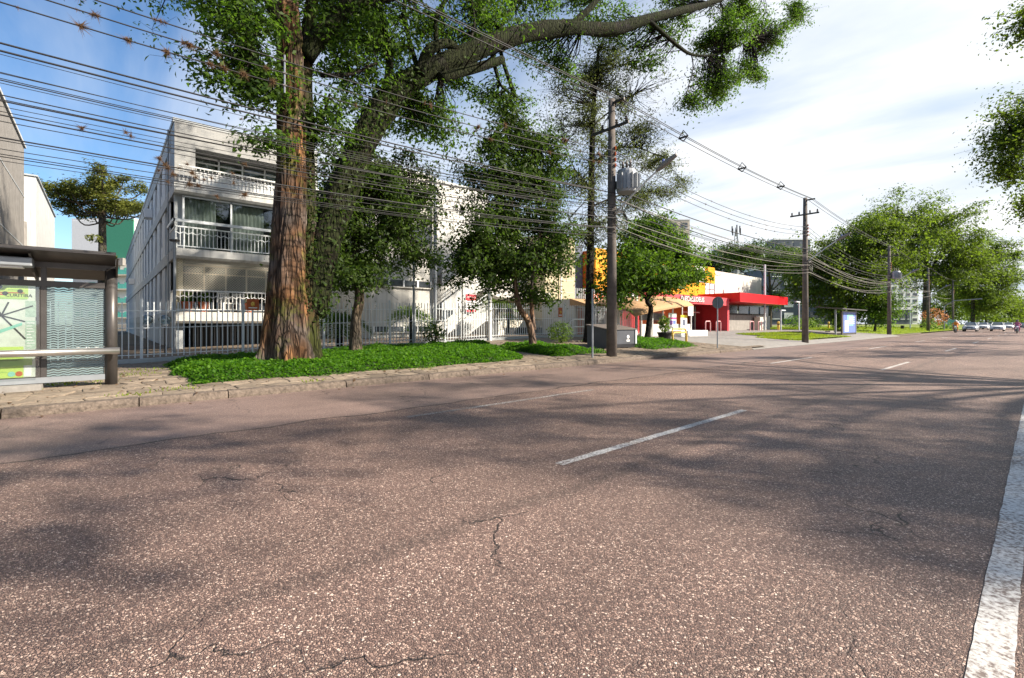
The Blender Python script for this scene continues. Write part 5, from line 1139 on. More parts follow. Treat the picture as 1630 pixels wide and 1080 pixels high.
blob(880, 100, T1x - 1.0, .7, 1.0, .35, 14); blob(870, 68, T1x - .8, .9, 1.0, .3, 16); blob(780, 45, T1x - .8, .8, .9, .4, 16); blob(960, 30, T1x - .4, .9, 1.0, .3, 18); blob(1060, 55, T1x + .5, .8, 1.0, .35, 16); blob(1030, 100, T1x, .6, .9, .3, 10); blob(740, 140, T1x - .8, .5, .7, .3, 10); blob(1080, 10, T1x - .2, .9, 1.1, .45, 24); blob(1150, 60, T1x + 1.5, 1.1, 1.2, .9, 80); blob(1140, 130, T1x + 1.4, .9, 1.1, .7, 56); blob(1220, 60, T1x + 1.8, .8, 1.0, .8, 54); blob(1270, 25, T1x + 2.0, .6, .9, .5, 32); blob(1180, 15, T1x + 1.6, 1.0, 1.2, .5, 40); blob(1105, 160, T1x + 1.3, .4, .5, .3, 12); blob(1195, 110, T1x + 1.6, .6, .8, .5, 26); blob(690, 190, T1x - .3, .5, .6, .6, 20)
B1 = B
top = pA[-18]
# unseen canopy added high above the arching limb to shade the balcony facade
for q, (dx, yy, z) in enumerate(((0, 6.5, 14.0), (.8, 9.5, 14.6), (-.6, 12.5, 16.6), (-1.2, 9.0, 17.0))):
    e = Vector((T1x + dx, yy, z)); st = min(sk, key=lambda p: (Vector(p) - Vector((T1x + dx, yy - 1.5, 9))).length)
    sk += limb(big, [Vector(st), Vector(st).lerp(e, .35) + Vector((-.5, -.6, .2)), Vector(st).lerp(e, .7) + Vector((.3, .5, .4)), e], .085, .03, M['mossbark'], 'branch', 8)
    B1.append((tuple(e), (2.1, 2.1, 1.1), 30))
for a, d, z, n in ((0, 0, 12.5, 60), (1, 4.2, 11.6, 60), (2.3, 4.4, 12.2, 60), (3.6, 4.2, 11.8, 60), (5, 4.4, 12.0, 60), (.2, 2.5, 14.5, 60), (3, 2.5, 14.8, 60)):
    B1.append(((top.x + d * math.cos(a), top.y + d * math.sin(a), z), (2.5, 2.5, 1.3), n))
B1 = [(c, r, int(n * (1.75 if c[2] < 10 else 2.0))) for c, r, n in B1]
crown(big, B1, M['leafA'], .13, 44, .25, sk, M['barkd'], gap=.0, wid=.46, seed=3)
# leafy climbers and shoots hugging the leaning stem (dark mass between trunk and white wall)
def hug(parent, path, r, n, size, m, seed, name='climber'):
    r_ = np.random.default_rng(seed); A = np.array([tuple(p) for p in path]); i = r_.integers(0, len(A), n); q = r_.normal(size=(n, 3)); q /= np.linalg.norm(q, axis=1, keepdims=True)
    P = A[i] + q * r * r_.uniform(.6, 1.2, (n, 1)); N = q + r_.normal(size=(n, 3)) * .5; N /= np.linalg.norm(N, axis=1, keepdims=True); V, Fq = leaves(P, N, size)
    link(bpy.data.objects.new(name, numesh(name, V - np.array(ORG[parent.name]), Fq, m)), parent)
hug(big, smooth_path(arch[:5], 12), .55, 5200, .11, M['leafB'], 5); hug(big, smooth_path(tB[1:5], 14), .36, 2000, .10, M['leafB'], 6)
hug(big, smooth_path(arch[4:10], 16), .34, 2600, .05, M['leafB'], 9, 'moss_fringe')
# ---- bushy tree behind it, trunk at the bed's far side
def street_tree(name, label, x, u, v, trunk_pts, tr, blobs, m, bm, size, per, spread, seed, gap=0, wid=.5, branches=(), n=14, flare=.35, dense=True, up=.35):
    p0 = PT(u, v, x); t = thing(name, label, 'tree', (x, p0.y, gz(x, p0.y)))
    pts = [PT(a, b, x + (c if c else 0)) for a, b, c in trunk_pts]; pts[0].z = gz(x, p0.y) - .05
    sk = limb(t, pts, tr[0], tr[1], bm, 'trunk', n, .14, 6, flare)
    for bp, a, b in branches: sk = sk + limb(t, [PT(q[0], q[1], x + q[2]) for q in bp], a, b, bm, 'branch', 8)
    bl = [(tuple(PT(a, b, x + c)), rad, int(k * 1.8)) for a, b, c, rad, k in blobs]
    crown(t, bl, m, size, per, spread, sk[len(sk) // 4:], M['barkd'], gap=gap, wid=wid, seed=seed, up=up); return t
street_tree('bushy_tree', 'dark bushy tree with short knobbly trunk behind the giant one', -13.9, 566, 560,
    [(566, 560, 0), (567, 510, 0), (572, 480, 0), (570, 440, 0), (565, 400, 0), (570, 340, 0)], (.17, .10),
    [(545, 430, 0, (1.1, 1.1, .5), 62), (600, 395, 0, (1.2, 1.3, .8), 80), (635, 345, .2, (.9, 1.0, .75), 44), (590, 320, 0, (1.1, 1.1, 1.0), 70), (650, 310, 0, (.9, .9, .8), 44), (530, 380, -.3, (1.0, 1.0, .9), 56), (660, 405, .2, (.5, .6, .3), 14), (545, 300, -.4, (1.0, 1.0, 1.0), 50), (625, 270, -.2, (.8, .8, .6), 30)],
    M['leafB'], M['barkg'], .115, 40, .2, 21, branches=[([(568, 430, 0), (600, 390, .1), (640, 370, .2)], .07, .03), ([(566, 400, 0), (530, 380, -.2), (515, 400, -.2)], .06, .02)])
# ---- forked tree in front of the garage
street_tree('forked_tree', 'forked pale-trunked tree with dense dark crown before the garage', -12.6, 848, 558,
    [(848, 558, 0), (847, 535, 0), (840, 510, 0), (828, 492, 0), (822, 468, 0), (818, 430, 0), (815, 380, 0), (812, 310, 0)], (.13, .06),
    [(800, 430, 0, (1.5, 1.5, .75), 84), (770, 400, 0, (1.0, 1.1, .6), 52), (860, 420, 0, (1.1, 1.2, .6), 58), (880, 380, .1, (.8, .9, .8), 40), (790, 340, 0, (1.2, 1.3, .9), 70), (850, 330, 0, (1.3, 1.3, 1.0), 76), (830, 260, 0, (1.3, 1.3, 1.0), 70), (780, 280, -.2, (1.0, 1.1, .9), 48), (870, 250, .1, (.9, 1.0, .9), 40), (810, 205, 0, (.8, .9, .6), 28), (745, 420, .1, (.45, .6, .3), 16), (850, 470, 0, (.55, .6, .25), 18)],
    M['leafB'], M['barkp'], .12, 40, .2, 22, wid=.55, branches=[([(850, 525, 0), (846, 490, 0), (846, 460, .1), (852, 420, .2), (860, 370, .2)], .085, .04), ([(816, 420, 0), (780, 380, 0), (760, 370, .1)], .05, .02), ([(813, 330, 0), (840, 280, 0), (850, 240, 0)], .05, .02)])
# ---- slender feathery tree behind the dumpster
street_tree('slender_tree', 'tall slender dark-stemmed tree with sparse feathery leaves behind the dumpster', -14.2, 937, 548,
    [(937, 548, 0), (938, 480, 0), (940, 380, 0), (942, 260, 0), (945, 170, 0), (950, 110, 0), (953, 75, 0)], (.22, .06),
    [(945, 120, 0, (1.4, 1.6, .8), 62), (990, 150, .3, (1.3, 1.6, .8), 56), (920, 190, 0, (1.3, 1.5, .9), 56), (1010, 210, .4, (1.2, 1.5, .8), 48), (970, 250, .2, (1.2, 1.4, .9), 50), (1050, 260, .6, (1.0, 1.3, .7), 44), (1040, 310, .5, (.9, 1.2, .7), 34), (920, 290, -.1, (1.1, 1.2, 1.0), 50), (1080, 290, .7, (.5, .8, .4), 14), (1000, 330, .3, (1.0, 1.2, .7), 34), (930, 370, 0, (1.1, 1.2, .8), 44), (960, 80, 0, (.9, 1.0, .5), 24), (905, 140, 0, (.8, .8, .6), 18)],
    M['leafC'], M['barkd'], .12, 30, .27, 23, gap=.2, wid=.34, branches=[([(942, 260, 0), (990, 235, .2), (1040, 245, .5), (1085, 285, .7)], .05, .012), ([(940, 330, 0), (990, 310, .3), (1040, 305, .5)], .05, .012), ([(944, 200, 0), (980, 170, .3), (1010, 150, .4)], .045, .012), ([(941, 300, 0), (915, 270, 0), (900, 230, 0)], .045, .012), ([(939, 400, 0), (920, 370, 0), (905, 350, 0)], .04, .012)], flare=.4)
# ---- small bright tree before the kiosk
street_tree('kiosk_tree', 'small bright green tree with kinked stem before the kiosk', -13.5, 1030, 545,
    [(1030, 545, 0), (1033, 515, 0), (1036, 490, 0), (1030, 478, 0), (1045, 455, 0), (1050, 425, 0), (1040, 390, 0)], (.15, .06),
    [(1030, 390, 0, (1.5, 1.6, .8), 74), (1065, 400, .2, (1.2, 1.4, .8), 58), (1000, 420, 0, (1.4, 1.5, .8), 66), (1030, 450, 0, (1.6, 1.7, .55), 66), (1080, 445, .3, (1.0, 1.2, .45), 36), (985, 460, 0, (1.1, 1.2, .5), 40), (1105, 440, .4, (.5, .7, .25), 12), (1035, 360, 0, (1.0, 1.0, .5), 34), (1080, 415, .2, (.9, .9, .6), 30)],
    M['leafD'], M['barkd'], .17, 34, .25, 24, branches=[([(1032, 480, 0), (1010, 455, 0), (990, 440, 0)], .08, .03), ([(1046, 450, 0), (1075, 430, .2), (1095, 440, .3)], .06, .02)])
# ---- araucaria between the buildings on the left
ar = pz(163, 515, 55); t = thing('araucaria_tree', 'umbrella-shaped araucaria rising between the buildings', 'tree', (ar.x, ar.y, 0))
tz = pz(163, 300, 55).z; sk = limb(t, [(ar.x, ar.y, -.1), (ar.x, ar.y, 6), (ar.x + .1, ar.y, tz)], .55, .3, M['barkg'], 'trunk', 12, .1)
Bq = []
side = Vector((CT, ST, 0)); fw = Vector((-ST, CT, 0))
for q in range(26):
    a = q * 2.4; L_ = random.uniform(2.2, 6.2); st = Vector((ar.x, ar.y, tz - random.uniform(.3, 4.2))); d = Vector((math.cos(a), math.sin(a), 0)); e = st + d * L_ + Vector((0, 0, random.uniform(.2, 1.8)))
    sk += limb(t, [st, st + d * L_ * .6 - Vector((0, 0, .35)), e], .1, .05, M['barkg'], 'branch', 6, .08, 4)
    for f in (.55, .8, 1.0): pp = st.lerp(e, f); Bq.append((tuple(pp + Vector((0, 0, .25))), (.7, .7, .5), 9))
crown(t, Bq, M['leafF'], .30, 34, .30, [], M['barkg'], wid=.4, seed=31, up=.8)
for (u, v) in ((150, 380), (147, 412), (173, 412)):
    p = pz(u, v, 54); leafball(t, tuple(p), .9, 160, .3, M['leafF'], 'shoot', .5)
# ---- far trees along the verge
def far_tree(name, label, u, x, rtr, blobs, m, size, per, spread, seed, branches=True, H=None, group=None):
    yb_, Z = col(u, x); t = thing(name, label, 'tree', (x, yb_, gz(x, yb_)), group)
    zs = [CH + (HV - b[1]) / F * Z for b in blobs]; tz = sum(zs) / len(zs)
    sk = limb(t, [(x, yb_, gz(x, yb_) - .1), (x + .1, yb_ + .1, tz * .5), (x - .1, yb_, tz)], rtr, rtr * .4, M['barkg'], 'trunk', 10, .12, 5, .3)
    bl = []
    for a, b, dx, rad, k in blobs:
        kk_ = (a - HU) / F; c = Vector(((kk_ * CT - ST) * Z + dx, (kk_ * ST + CT) * Z, CH + (HV - b) / F * Z)); bl.append((tuple(c), rad, int(k * 2.1)))
        if branches: sk += limb(t, [Vector((x, yb_, tz * .62)), Vector((x, yb_, tz * .7)).lerp(c, .5), c], rtr * .35, rtr * .1, M['barkg'], 'branch', 6, .1, 4)
    crown(t, bl, m, size, per, spread, sk, M['barkg'], seed=seed); return t
far_tree('umbrella_tree', 'wide flat-topped tree behind the red canopy', 1225, -29, .32, [(1150, 415, 0, (4.2, 4.2, 1.2), 90), (1200, 408, 0, (4.5, 4.5, 1.3), 110), (1250, 415, 0, (4, 4, 1.5), 90), (1280, 425, 0, (3, 3, 1.6), 60), (1130, 430, 0, (2.5, 2.5, 1.0), 40), (1232, 480, 0, (1.5, 1.5, 1), 20)], M['leafB'], .32, 30, .5, 41)
far_tree('verge_tree', 'broad green tree overhanging the second bus shelter', 1352, -15.5, .4, [(1360, 390, 0, (4, 4, 2.2), 150), (1330, 430, 0, (3.6, 3.6, 2.4), 130), (1400, 400, 0, (3.5, 3.5, 2.5), 120), (1300, 460, 0, (2.6, 2.6, 1.6), 70), (1370, 450, 0, (4, 4, 2.2), 130), (1345, 490, 0, (3, 3, 1.6), 70), (1285, 440, 0, (2.2, 2.2, 1.6), 40), (1410, 370, 0, (2.5, 2.5, 1.4), 60)], M['leafE'], .28, 32, .45, 42)
far_tree('tall_tree', 'tallest verge tree with airy domed crown', 1474, -14.5, .75, [(1430, 345, 0, (5, 5, 2.6), 120), (1480, 360, 0, (5.2, 5.2, 2.6), 120), (1395, 365, 0, (3.4, 3.4, 2), 70), (1515, 385, 0, (4.4, 4.4, 2.8), 110), (1455, 400, 0, (6, 6, 2.8), 150), (1540, 420, 0, (4, 4, 2.6), 90), (1420, 420, 0, (4, 4, 2.4), 90), (1500, 440, 0, (5, 5, 3), 110)], M['leafE'], .36, 32, .6, 43)
far_tree('roadside_tree', 'dense roadside tree leaning over the far carriageway', 1548, -11.8, .5, [(1545, 420, 0, (5, 5, 4), 130), (1575, 405, 0, (4.5, 4.5, 4), 110), (1595, 440, 0, (4, 4, 3.4), 90), (1560, 465, 0, (5, 5, 3), 110), (1520, 455, 0, (4, 4, 3), 80), (1570, 490, 0, (4, 4, 2), 60)], M['leafE'], .42, 30, .7, 44)
far_tree('young_tree', 'young pale green tree next to the transformer pole', 1392, -13.2, .14, [(1392, 460, 0, (1.6, 1.6, 1.6), 50), (1385, 490, 0, (2, 2, 1.4), 60), (1402, 485, 0, (1.7, 1.7, 1.5), 50), (1410, 500, 0, (1.4, 1.4, .9), 26)], M['leafD'], .22, 28, .35, 45)
for k, (u, Z_, r_) in enumerate(((1600, 210, 9), (1625, 230, 10), (1570, 200, 9), (1520, 170, 9), (1655, 240, 10))):
    p = pz(u, 495 if k < 2 else 490, Z_); t = thing('distant_tree', 'distant rounded tree closing the end of the road', 'tree', (p.x, p.y, 0), 'trees closing the end of the road')
    sk = limb(t, [(p.x, p.y, -.3), (p.x, p.y, 4), (p.x, p.y, 8)], .5, .25, M['barkg'], 'trunk', 8)
    crown(t, [((p.x, p.y, 8), (r_, r_, 4), 110), ((p.x + 2, p.y + 2, 11), (r_ * .7, r_ * .7, 3), 60), ((p.x, p.y, 4), (r_ * .9, r_ * .9, 2), 50)], M['leafE'], .8, 26, 1.3, [], M['barkg'], seed=60 + k)
# hedge band and bushes at the far verge
def bush(label, c, r, n, size, m, flat=.8, cat='bush', name='bush', group=None):
    t = thing(name, label, cat, (c[0], c[1], c[2] - r * flat), group); g = c[2] - r * flat
    for k in range(4): MB().tube([(c[0] + .05 * k, c[1], g - .12), (c[0] + r * .4 * math.cos(k * 1.6), c[1] + r * .4 * math.sin(k * 1.6), c[2] + r * .2)], [.025, .01], 5).build('stem', M['barkd'], t)
    leafball(t, c, r, n, size, m, 'foliage', flat); return t
def gpt(u, x, dz=0.0): y_ = cy(u, x); return (x, y_, gz(x, y_) + dz)
bush('round light green bush beside the ramp handrail', gpt(892, -14.6, .5), .62, 900, .10, M['frond'], .85)
bush('small dark shrub at the fence by the palm', gpt(690, -16.4, .55), .55, 420, .11, M['leafB'], .9)
bush('clipped round bush by the dark blue apartments', gpt(1262, -27, 1.0), 1.6, 500, .25, M['leafD'], .7)
for k, u in enumerate((1295, 1335, 1285)): bush(['low dark bush behind the verge pole', 'low dark bush behind the second shelter', 'low pale bush near the yellow bollard'][k], gpt(u, -24, .8), 1.5, 420, .28, M['leafB' if k < 2 else 'frond'], .6)
bush('bush with orange blossom beside the far signal', tuple(pz(1487, 505, 78)), 1.9, 500, .3, M['flower'], .8); bush('pale green bush below the orange blossom', tuple(pz(1477, 517, 74)), 1.3, 300, .3, M['frond'], .8); bush('wide low hedge beside the far crossing', tuple(pz(1500, 520, 80)), 1.6, 300, .3, M['leafD'], .5)
# palms and ferns in the front garden
def palm(label, base, h, L, n, m, stem=.1, seed=1, arch=1.0, name='palm'):
    r = np.random.default_rng(seed); t = thing(name, label, 'palm', base); b = Vector(base)
    MB().tube([b - Vector((0, 0, .05)), b + Vector((.03, 0, h))], [stem * 1.2, stem], 10, wob=.1).build('stem', M['barkd'], t, smooth=True)
    for q in range(n):
        a = q * 2.399 + r.uniform(-.3, .3); el = r.uniform(.25, 1.25); d = Vector((math.cos(a) * math.cos(el), math.sin(a) * math.cos(el), math.sin(el))); P = []; N = []; A = []; rib = []
        l = L * r.uniform(.75, 1.1)
        for k in range(15):
            f = k / 14; p = b + Vector((0, 0, h)) + d * l * f - Vector((0, 0, arch * l * .75 * f * f)); rib.append(p)
            if k > 1:
                s_ = Vector((-math.sin(a), math.cos(a), 0)); tt = (d - Vector((0, 0, arch * 1.5 * f))).normalized()
                for sg in (-1, 1): P.append(tuple(p)); A.append(tuple(s_ * sg + tt * .6 - Vector((0, 0, .35)))); N.append(tuple(s_.cross(tt) + s_ * .3 * sg))
        mb = MB().tube(rib, [.014] * 14 + [.004], 4, cap=False); o = mb.build('frond', M['frond'], t)
        P, N, A = np.array(P), np.array(N), np.array(A); N /= np.linalg.norm(N, axis=1, keepdims=True); A *= 4
        V, Fq = leaves(P, N, l * .3, .13, .2, along=A); link(bpy.data.objects.new('leaflets', numesh('leaflets', V - np.array(ORG[t.name]), Fq, m)), o)
palm('feathery palm in the garden before the white block', gpt(655, -18.6), 1.1, 1.5, 18, M['frond'], .09, 2)
palm('shaded drooping palm behind the fence', gpt(540, -19.0), 1.0, 1.5, 20, M['leafB'], .11, 3)
palm('bright tree fern above the garage ramp', gpt(790, -22.0, .9), .7, 1.3, 16, M['frond'], .1, 4, .7)
palm('drooping fern beside the garage opening', gpt(808, -18.6, .3), .75, .9, 12, M['frond'], .07, 5, 1.2)
# ---- trees on the near side of the road: out of view but for their overhanging twigs, they shade the road
def near_tree(label, x, y_, H, blobs, seed, m=M['leafA'], trunk=.3, size=.2, per=32, spread=.32):
    t = thing('near_side_tree', label, 'tree', (x, y_, .1)); sk = limb(t, [(x, y_, .05), (x + .1, y_, H * .35), (x - .1, y_ + .1, H * .7)], trunk, trunk * .5, M['barkg'], 'trunk', 12, .12, 5, .3)
    bl = []
    for c, rad, n in blobs:
        c = Vector(c); sk += limb(t, [Vector((x, y_, H * .4)), Vector((x, y_, H * .55)).lerp(c, .5), c], trunk * .35, .03, M['barkg'], 'branch', 6, .1, 4); bl.append((tuple(c), rad, n))
    crown(t, bl, m, size, per, spread, sk, M['barkd'], seed=seed)
vis = [(tuple(pz(1620, 225, 15.5)), (.7, .9, .8), 85), (tuple(pz(1648, 185, 15.5)), (.7, .8, .8), 70), (tuple(pz(1606, 272, 15.5)), (.4, .6, .45), 34), (tuple(pz(1656, 28, 13.5)), (.45, .6, .6), 60), (tuple(pz(1648, 330, 16)), (.45, .5, .45), 34)]
near_tree('spreading tree whose twigs overhang the near edge line', 5.2, 19.0, 9, vis + [((7.4, 12.8, 7.6), (2.0, 2.0, 1.0), 130), ((9.6, 12.3, 7.8), (1.6, 1.4, .8), 80), ((7.0, 13.4, 10.4), (2.2, 1.3, .6), 80), ((4.6, 15.6, 9.8), (1.7, 1.5, .7), 36), ((8.0, 17.0, 7.8), (2.2, 2.4, 1.3), 95), ((5.0, 20.0, 7.4), (2.0, 2.6, 1.2), 60), ((10.5, 15.5, 8.6), (1.6, 1.8, 1.0), 45), ((2.6, 14.0, 9.2), (1.5, 1.9, .8), 16), ((2.4, 19.5, 9.2), (1.5, 2.2, .8), 14), ((7.5, 22.5, 8.6), (2.4, 2.4, 1.2), 60)], 71, M['leafE'], .32, .105, 52, .27)
near_tree('slim tree on the near pavement across from the shelter', 10.5, 2.2, 12, [((5.6, 9.6, 10.2), (1.6, 1.0, .7), 24), ((8.6, 8.8, 10.4), (1.3, .7, .6), 12), ((9.0, 5.4, 9.6), (1.2, .7, .5), 14), ((3.2, 7.4, 10.0), (1.0, 1.0, .6), 14)], 72, trunk=.2)
near_tree('second tree of the near-side row', 6.5, 36, 9, [((5, 31, 7.5), (2.4, 2.4, 1.3), 50), ((8, 37, 8.6), (2.6, 2.6, 1.4), 55), ((4.4, 40.5, 7.6), (2.0, 2.4, 1.2), 40)], 73)
near_tree('third tree of the near-side row', 6.5, 53, 9, [((5.5, 50, 7.8), (2.8, 2.6, 1.4), 55), ((8, 56, 8.6), (2.8, 2.6, 1.4), 55)], 74)
near_tree('fourth tree of the near-side row', 7, 76, 10, [((6, 73, 8.2), (3, 2.6, 1.6), 60), ((8, 80, 9), (3, 2.6, 1.6), 60)], 75)
near_tree('last tree of the near-side row', 7, 104, 10, [((6, 101, 8.2), (3, 3, 2), 60), ((8, 108, 9), (3, 3, 2), 60)], 76)

# ================================================================== buildings and street furniture further along
t, slab, H = far_tower('blue_apartments', 'blue-grey apartment block half hidden by trees', 1226, 1345, 436, 88, M['navy'], 10, 4, wcols=6, glassm=M['win'])
for f in range(4): slab('balcony', .62, .98, H * (.2 * f) + 1.6, H * (.2 * f) + 2.3, .1, 1.2, M['navy']); slab('window_frame', .18, .30, H * (.2 * f) + .9, H * (.2 * f) + 2.0, .12, .2, M['fwhite'])

t, slab, H = far_tower('tan_tower', 'tan high-rise rising behind the kiosk tree', 1062, 1098, 356, 190, M['ftan'], 14, 9, wcols=2)
t, slab, H = far_tower('low_office', 'low grey office roof carrying the phone mast', 1150, 1215, 402, 150, M['gwall'], 8, 5, wcols=5)
mp_ = pz(1172, 398, 150); mt = thing('phone_mast', 'lattice phone mast with panel antennas on the office roof', 'mast', (mp_.x, mp_.y, H + .5))
for dx, dy in ((-.8, 0), (.8, 0), (0, .9)): MB().tube([(mp_.x + dx, mp_.y + dy, H + .5), (mp_.x + dx * .3, mp_.y + dy * .3, H + 8)], .14, 6).build('leg', M['steel'], mt)
for k in range(6): MB().obox((mp_.x + 1.3 * math.cos(k * 1.05), mp_.y + 1.3 * math.sin(k * 1.05), H + 6.5 + (k % 2)), .3, .3, 2.2).build('antenna', M['dsteel'], mt)
for k in range(3): MB().tube([(mp_.x - .7 + .15 * k, mp_.y, H + 2 + 2 * k), (mp_.x + .7 - .15 * k, mp_.y, H + 3 + 2 * k)], .07, 5).build('brace', M['steel'], mt)
t, slab, H = far_tower('dark_office', 'dark slate office block behind the umbrella tree', 1232, 1290, 388, 170, M['slate'], 6, 8, wcols=4)
t, slab, H = far_tower('white_tower', 'white high-rise seen in the gap between verge trees', 1418, 1462, 440, 190, M['fwhite'], 12, 8, wcols=4)
far_tower('garden_wall_house', 'low dark house behind the far signal', 1420, 1452, 505, 85, M['slate'], 6, 1, wcols=3)
# second bus shelter with advert
x2 = -11.9; s2 = thing('advert_shelter', 'small grey bus shelter with blue lit advert panel', 'bus shelter', (x2, cy(1332, x2), gz(x2, 45)))
a0, a1 = cy(1330, x2), cy(1362, x2); g2 = .13; tz2 = hz(1362, 495, x2)
for y_ in (a0, a1): box('post', M['steel'], s2, x2 - .06, x2 + .06, y_ - .06, y_ + .06, g2 - .1, tz2)
MB().prism([(x2 - 1.5, tz2 + .2), (x2 + .6, tz2), (x2 + .6, tz2 + .1), (x2 - 1.5, tz2 + .3)], a0 - .3, a1 + 1.6, 'y').build('roof', M['dsteel'], s2)
pn = box('advert_panel', M['dsteel'], s2, x2 - .06, x2 + .04, a0 + (a1 - a0) * .28, a1 - .1, g2 + .15, tz2 - .1)
w0, w1 = a0 + (a1 - a0) * .34, a1 - .25; h0, h1 = g2 + .3, tz2 - .2
MB().box(x2 + .041, x2 + .045, w0, w1, h0, h1).build('advert', M['pblue'], pn); MB().box(x2 + .046, x2 + .049, w0 + .3 * (w1 - w0), w1 - .2 * (w1 - w0), h0 + .35 * (h1 - h0), h0 + .9 * (h1 - h0)).build('advert_print', M['aquas'], pn); MB().box(x2 + .05, x2 + .053, w0 + .1 * (w1 - w0), w0 + .4 * (w1 - w0), h0 + .05 * (h1 - h0), h0 + .6 * (h1 - h0)).build('advert_print', M['mapbg'], pn)
for k in range(4): MB().box(x2 + .05, x2 + .054, w0 + .45 * (w1 - w0), w1 - .1 * (w1 - w0), h0 + (.45 + .1 * k) * (h1 - h0), h0 + (.48 + .1 * k) * (h1 - h0)).build('text_line', M['signw'], pn)
box('bench', M['concrete'], s2, x2 - .9, x2 - .5, a0 + .4, a1 - .2, g2 + .4, g2 + .5)
# yellow bollards, small posts
for k, u in enumerate((1239, 1319)):
    c = gpt(u, -20); t = thing('bollard', ['yellow bollard before the blue apartments', 'yellow bollard beside the verge pole'][k], 'bollard', c); MB().lathe(c, [(.13, -.05), (.13, .9), (.09, .98), (.02, 1.0)], 10).build('shaft', M['yellow'], t); MB().lathe(c, [(.135, .6), (.135, .72)], 10).build('band', M['black'], t)
for k, (u, v, x) in enumerate(((1243, 495, -19.0), (1272, 482, -18.0))):
    c = gpt(u, x); zt2 = hz(u, v, x); t = thing('lamp_post', ['short grey lamp post with flat arm before the blue wall', 'white lamp post with hooked top before the blue wall'][k], 'lamp post', c)
    MB().tube([(c[0], c[1], c[2] - .05), (c[0], c[1], zt2)], .07, 8).build('shaft', M['fence'], t); MB().box(c[0] - .1, c[0] + .1, c[1] - .1 - k, c[1] + 1.2 - k * 1.1, zt2, zt2 + .12).build('arm', M['fence'], t)
# traffic signals
def signal(u, x, v, label, lit=False, arm=False, facing=-1):
    c = gpt(u, x); zt2 = hz(u, v, x); t = thing('traffic_signal', label, 'traffic signal', c)
    MB().tube([(c[0], c[1], c[2] - .05), (c[0], c[1], zt2)], .08, 8).build('post', M['steel'], t)
    hx = c[0]
    if arm: MB().tube([(c[0], c[1], zt2), (c[0] + 1.2, c[1], zt2 + .9), (c[0] + 4.5, c[1], zt2 + 1.1)], .07, 8).build('arm', M['steel'], t); hx = c[0] + .3; zt2 -= 1.2
    bx = MB().box(hx - .2, hx + .2, c[1] - .42, c[1] - .08, zt2 - 1.1, zt2 + .05).build('signal_head', M['black'], t)
    for k, mm in enumerate((M['dark'], M['dark'], M['greenlit'] if lit else M['dark'])): MB().tube([(hx, c[1] - .42, zt2 - .15 - .36 * k), (hx, c[1] - .45, zt2 - .15 - .36 * k)], .15, 12).build('lens', mm, bx)
signal(1437, -14.5, 519, 'thin traffic signal showing green beside the pale posts', True); signal(1503, -10.8, 488, 'traffic signal on arm behind the orange rider', False, True)
c = gpt(1449, -14.5); t = thing('grey_post', 'plain pale grey post beside the green signal', 'post', c); MB().tube([(c[0], c[1], .0), (c[0], c[1], hz(1449, 495, -14.5))], .09, 8).build('shaft', M['fence'], t); MB().box(c[0] - .2, c[0] + .2, c[1] - .2, c[1] + .2, -.02, .06 + c[2]).build('base', M['concrete'], t)
c = gpt(1511, -10.6); zs = hz(1511, 514, -10.6); t = thing('street_sign', 'small aqua street sign on the far utility pole', 'sign', (c[0] + .3, c[1] - .2, zs)); MB().box(c[0] - .2, c[0] + 1.0, c[1] - .3, c[1] - .25, zs - .5, zs + .5).build('plate', M['aquas'], t); MB().tube([(c[0] + .4, c[1] - .2, c[2]), (c[0] + .4, c[1] - .2, zs)], .04, 6).build('post', M['steel'], t)

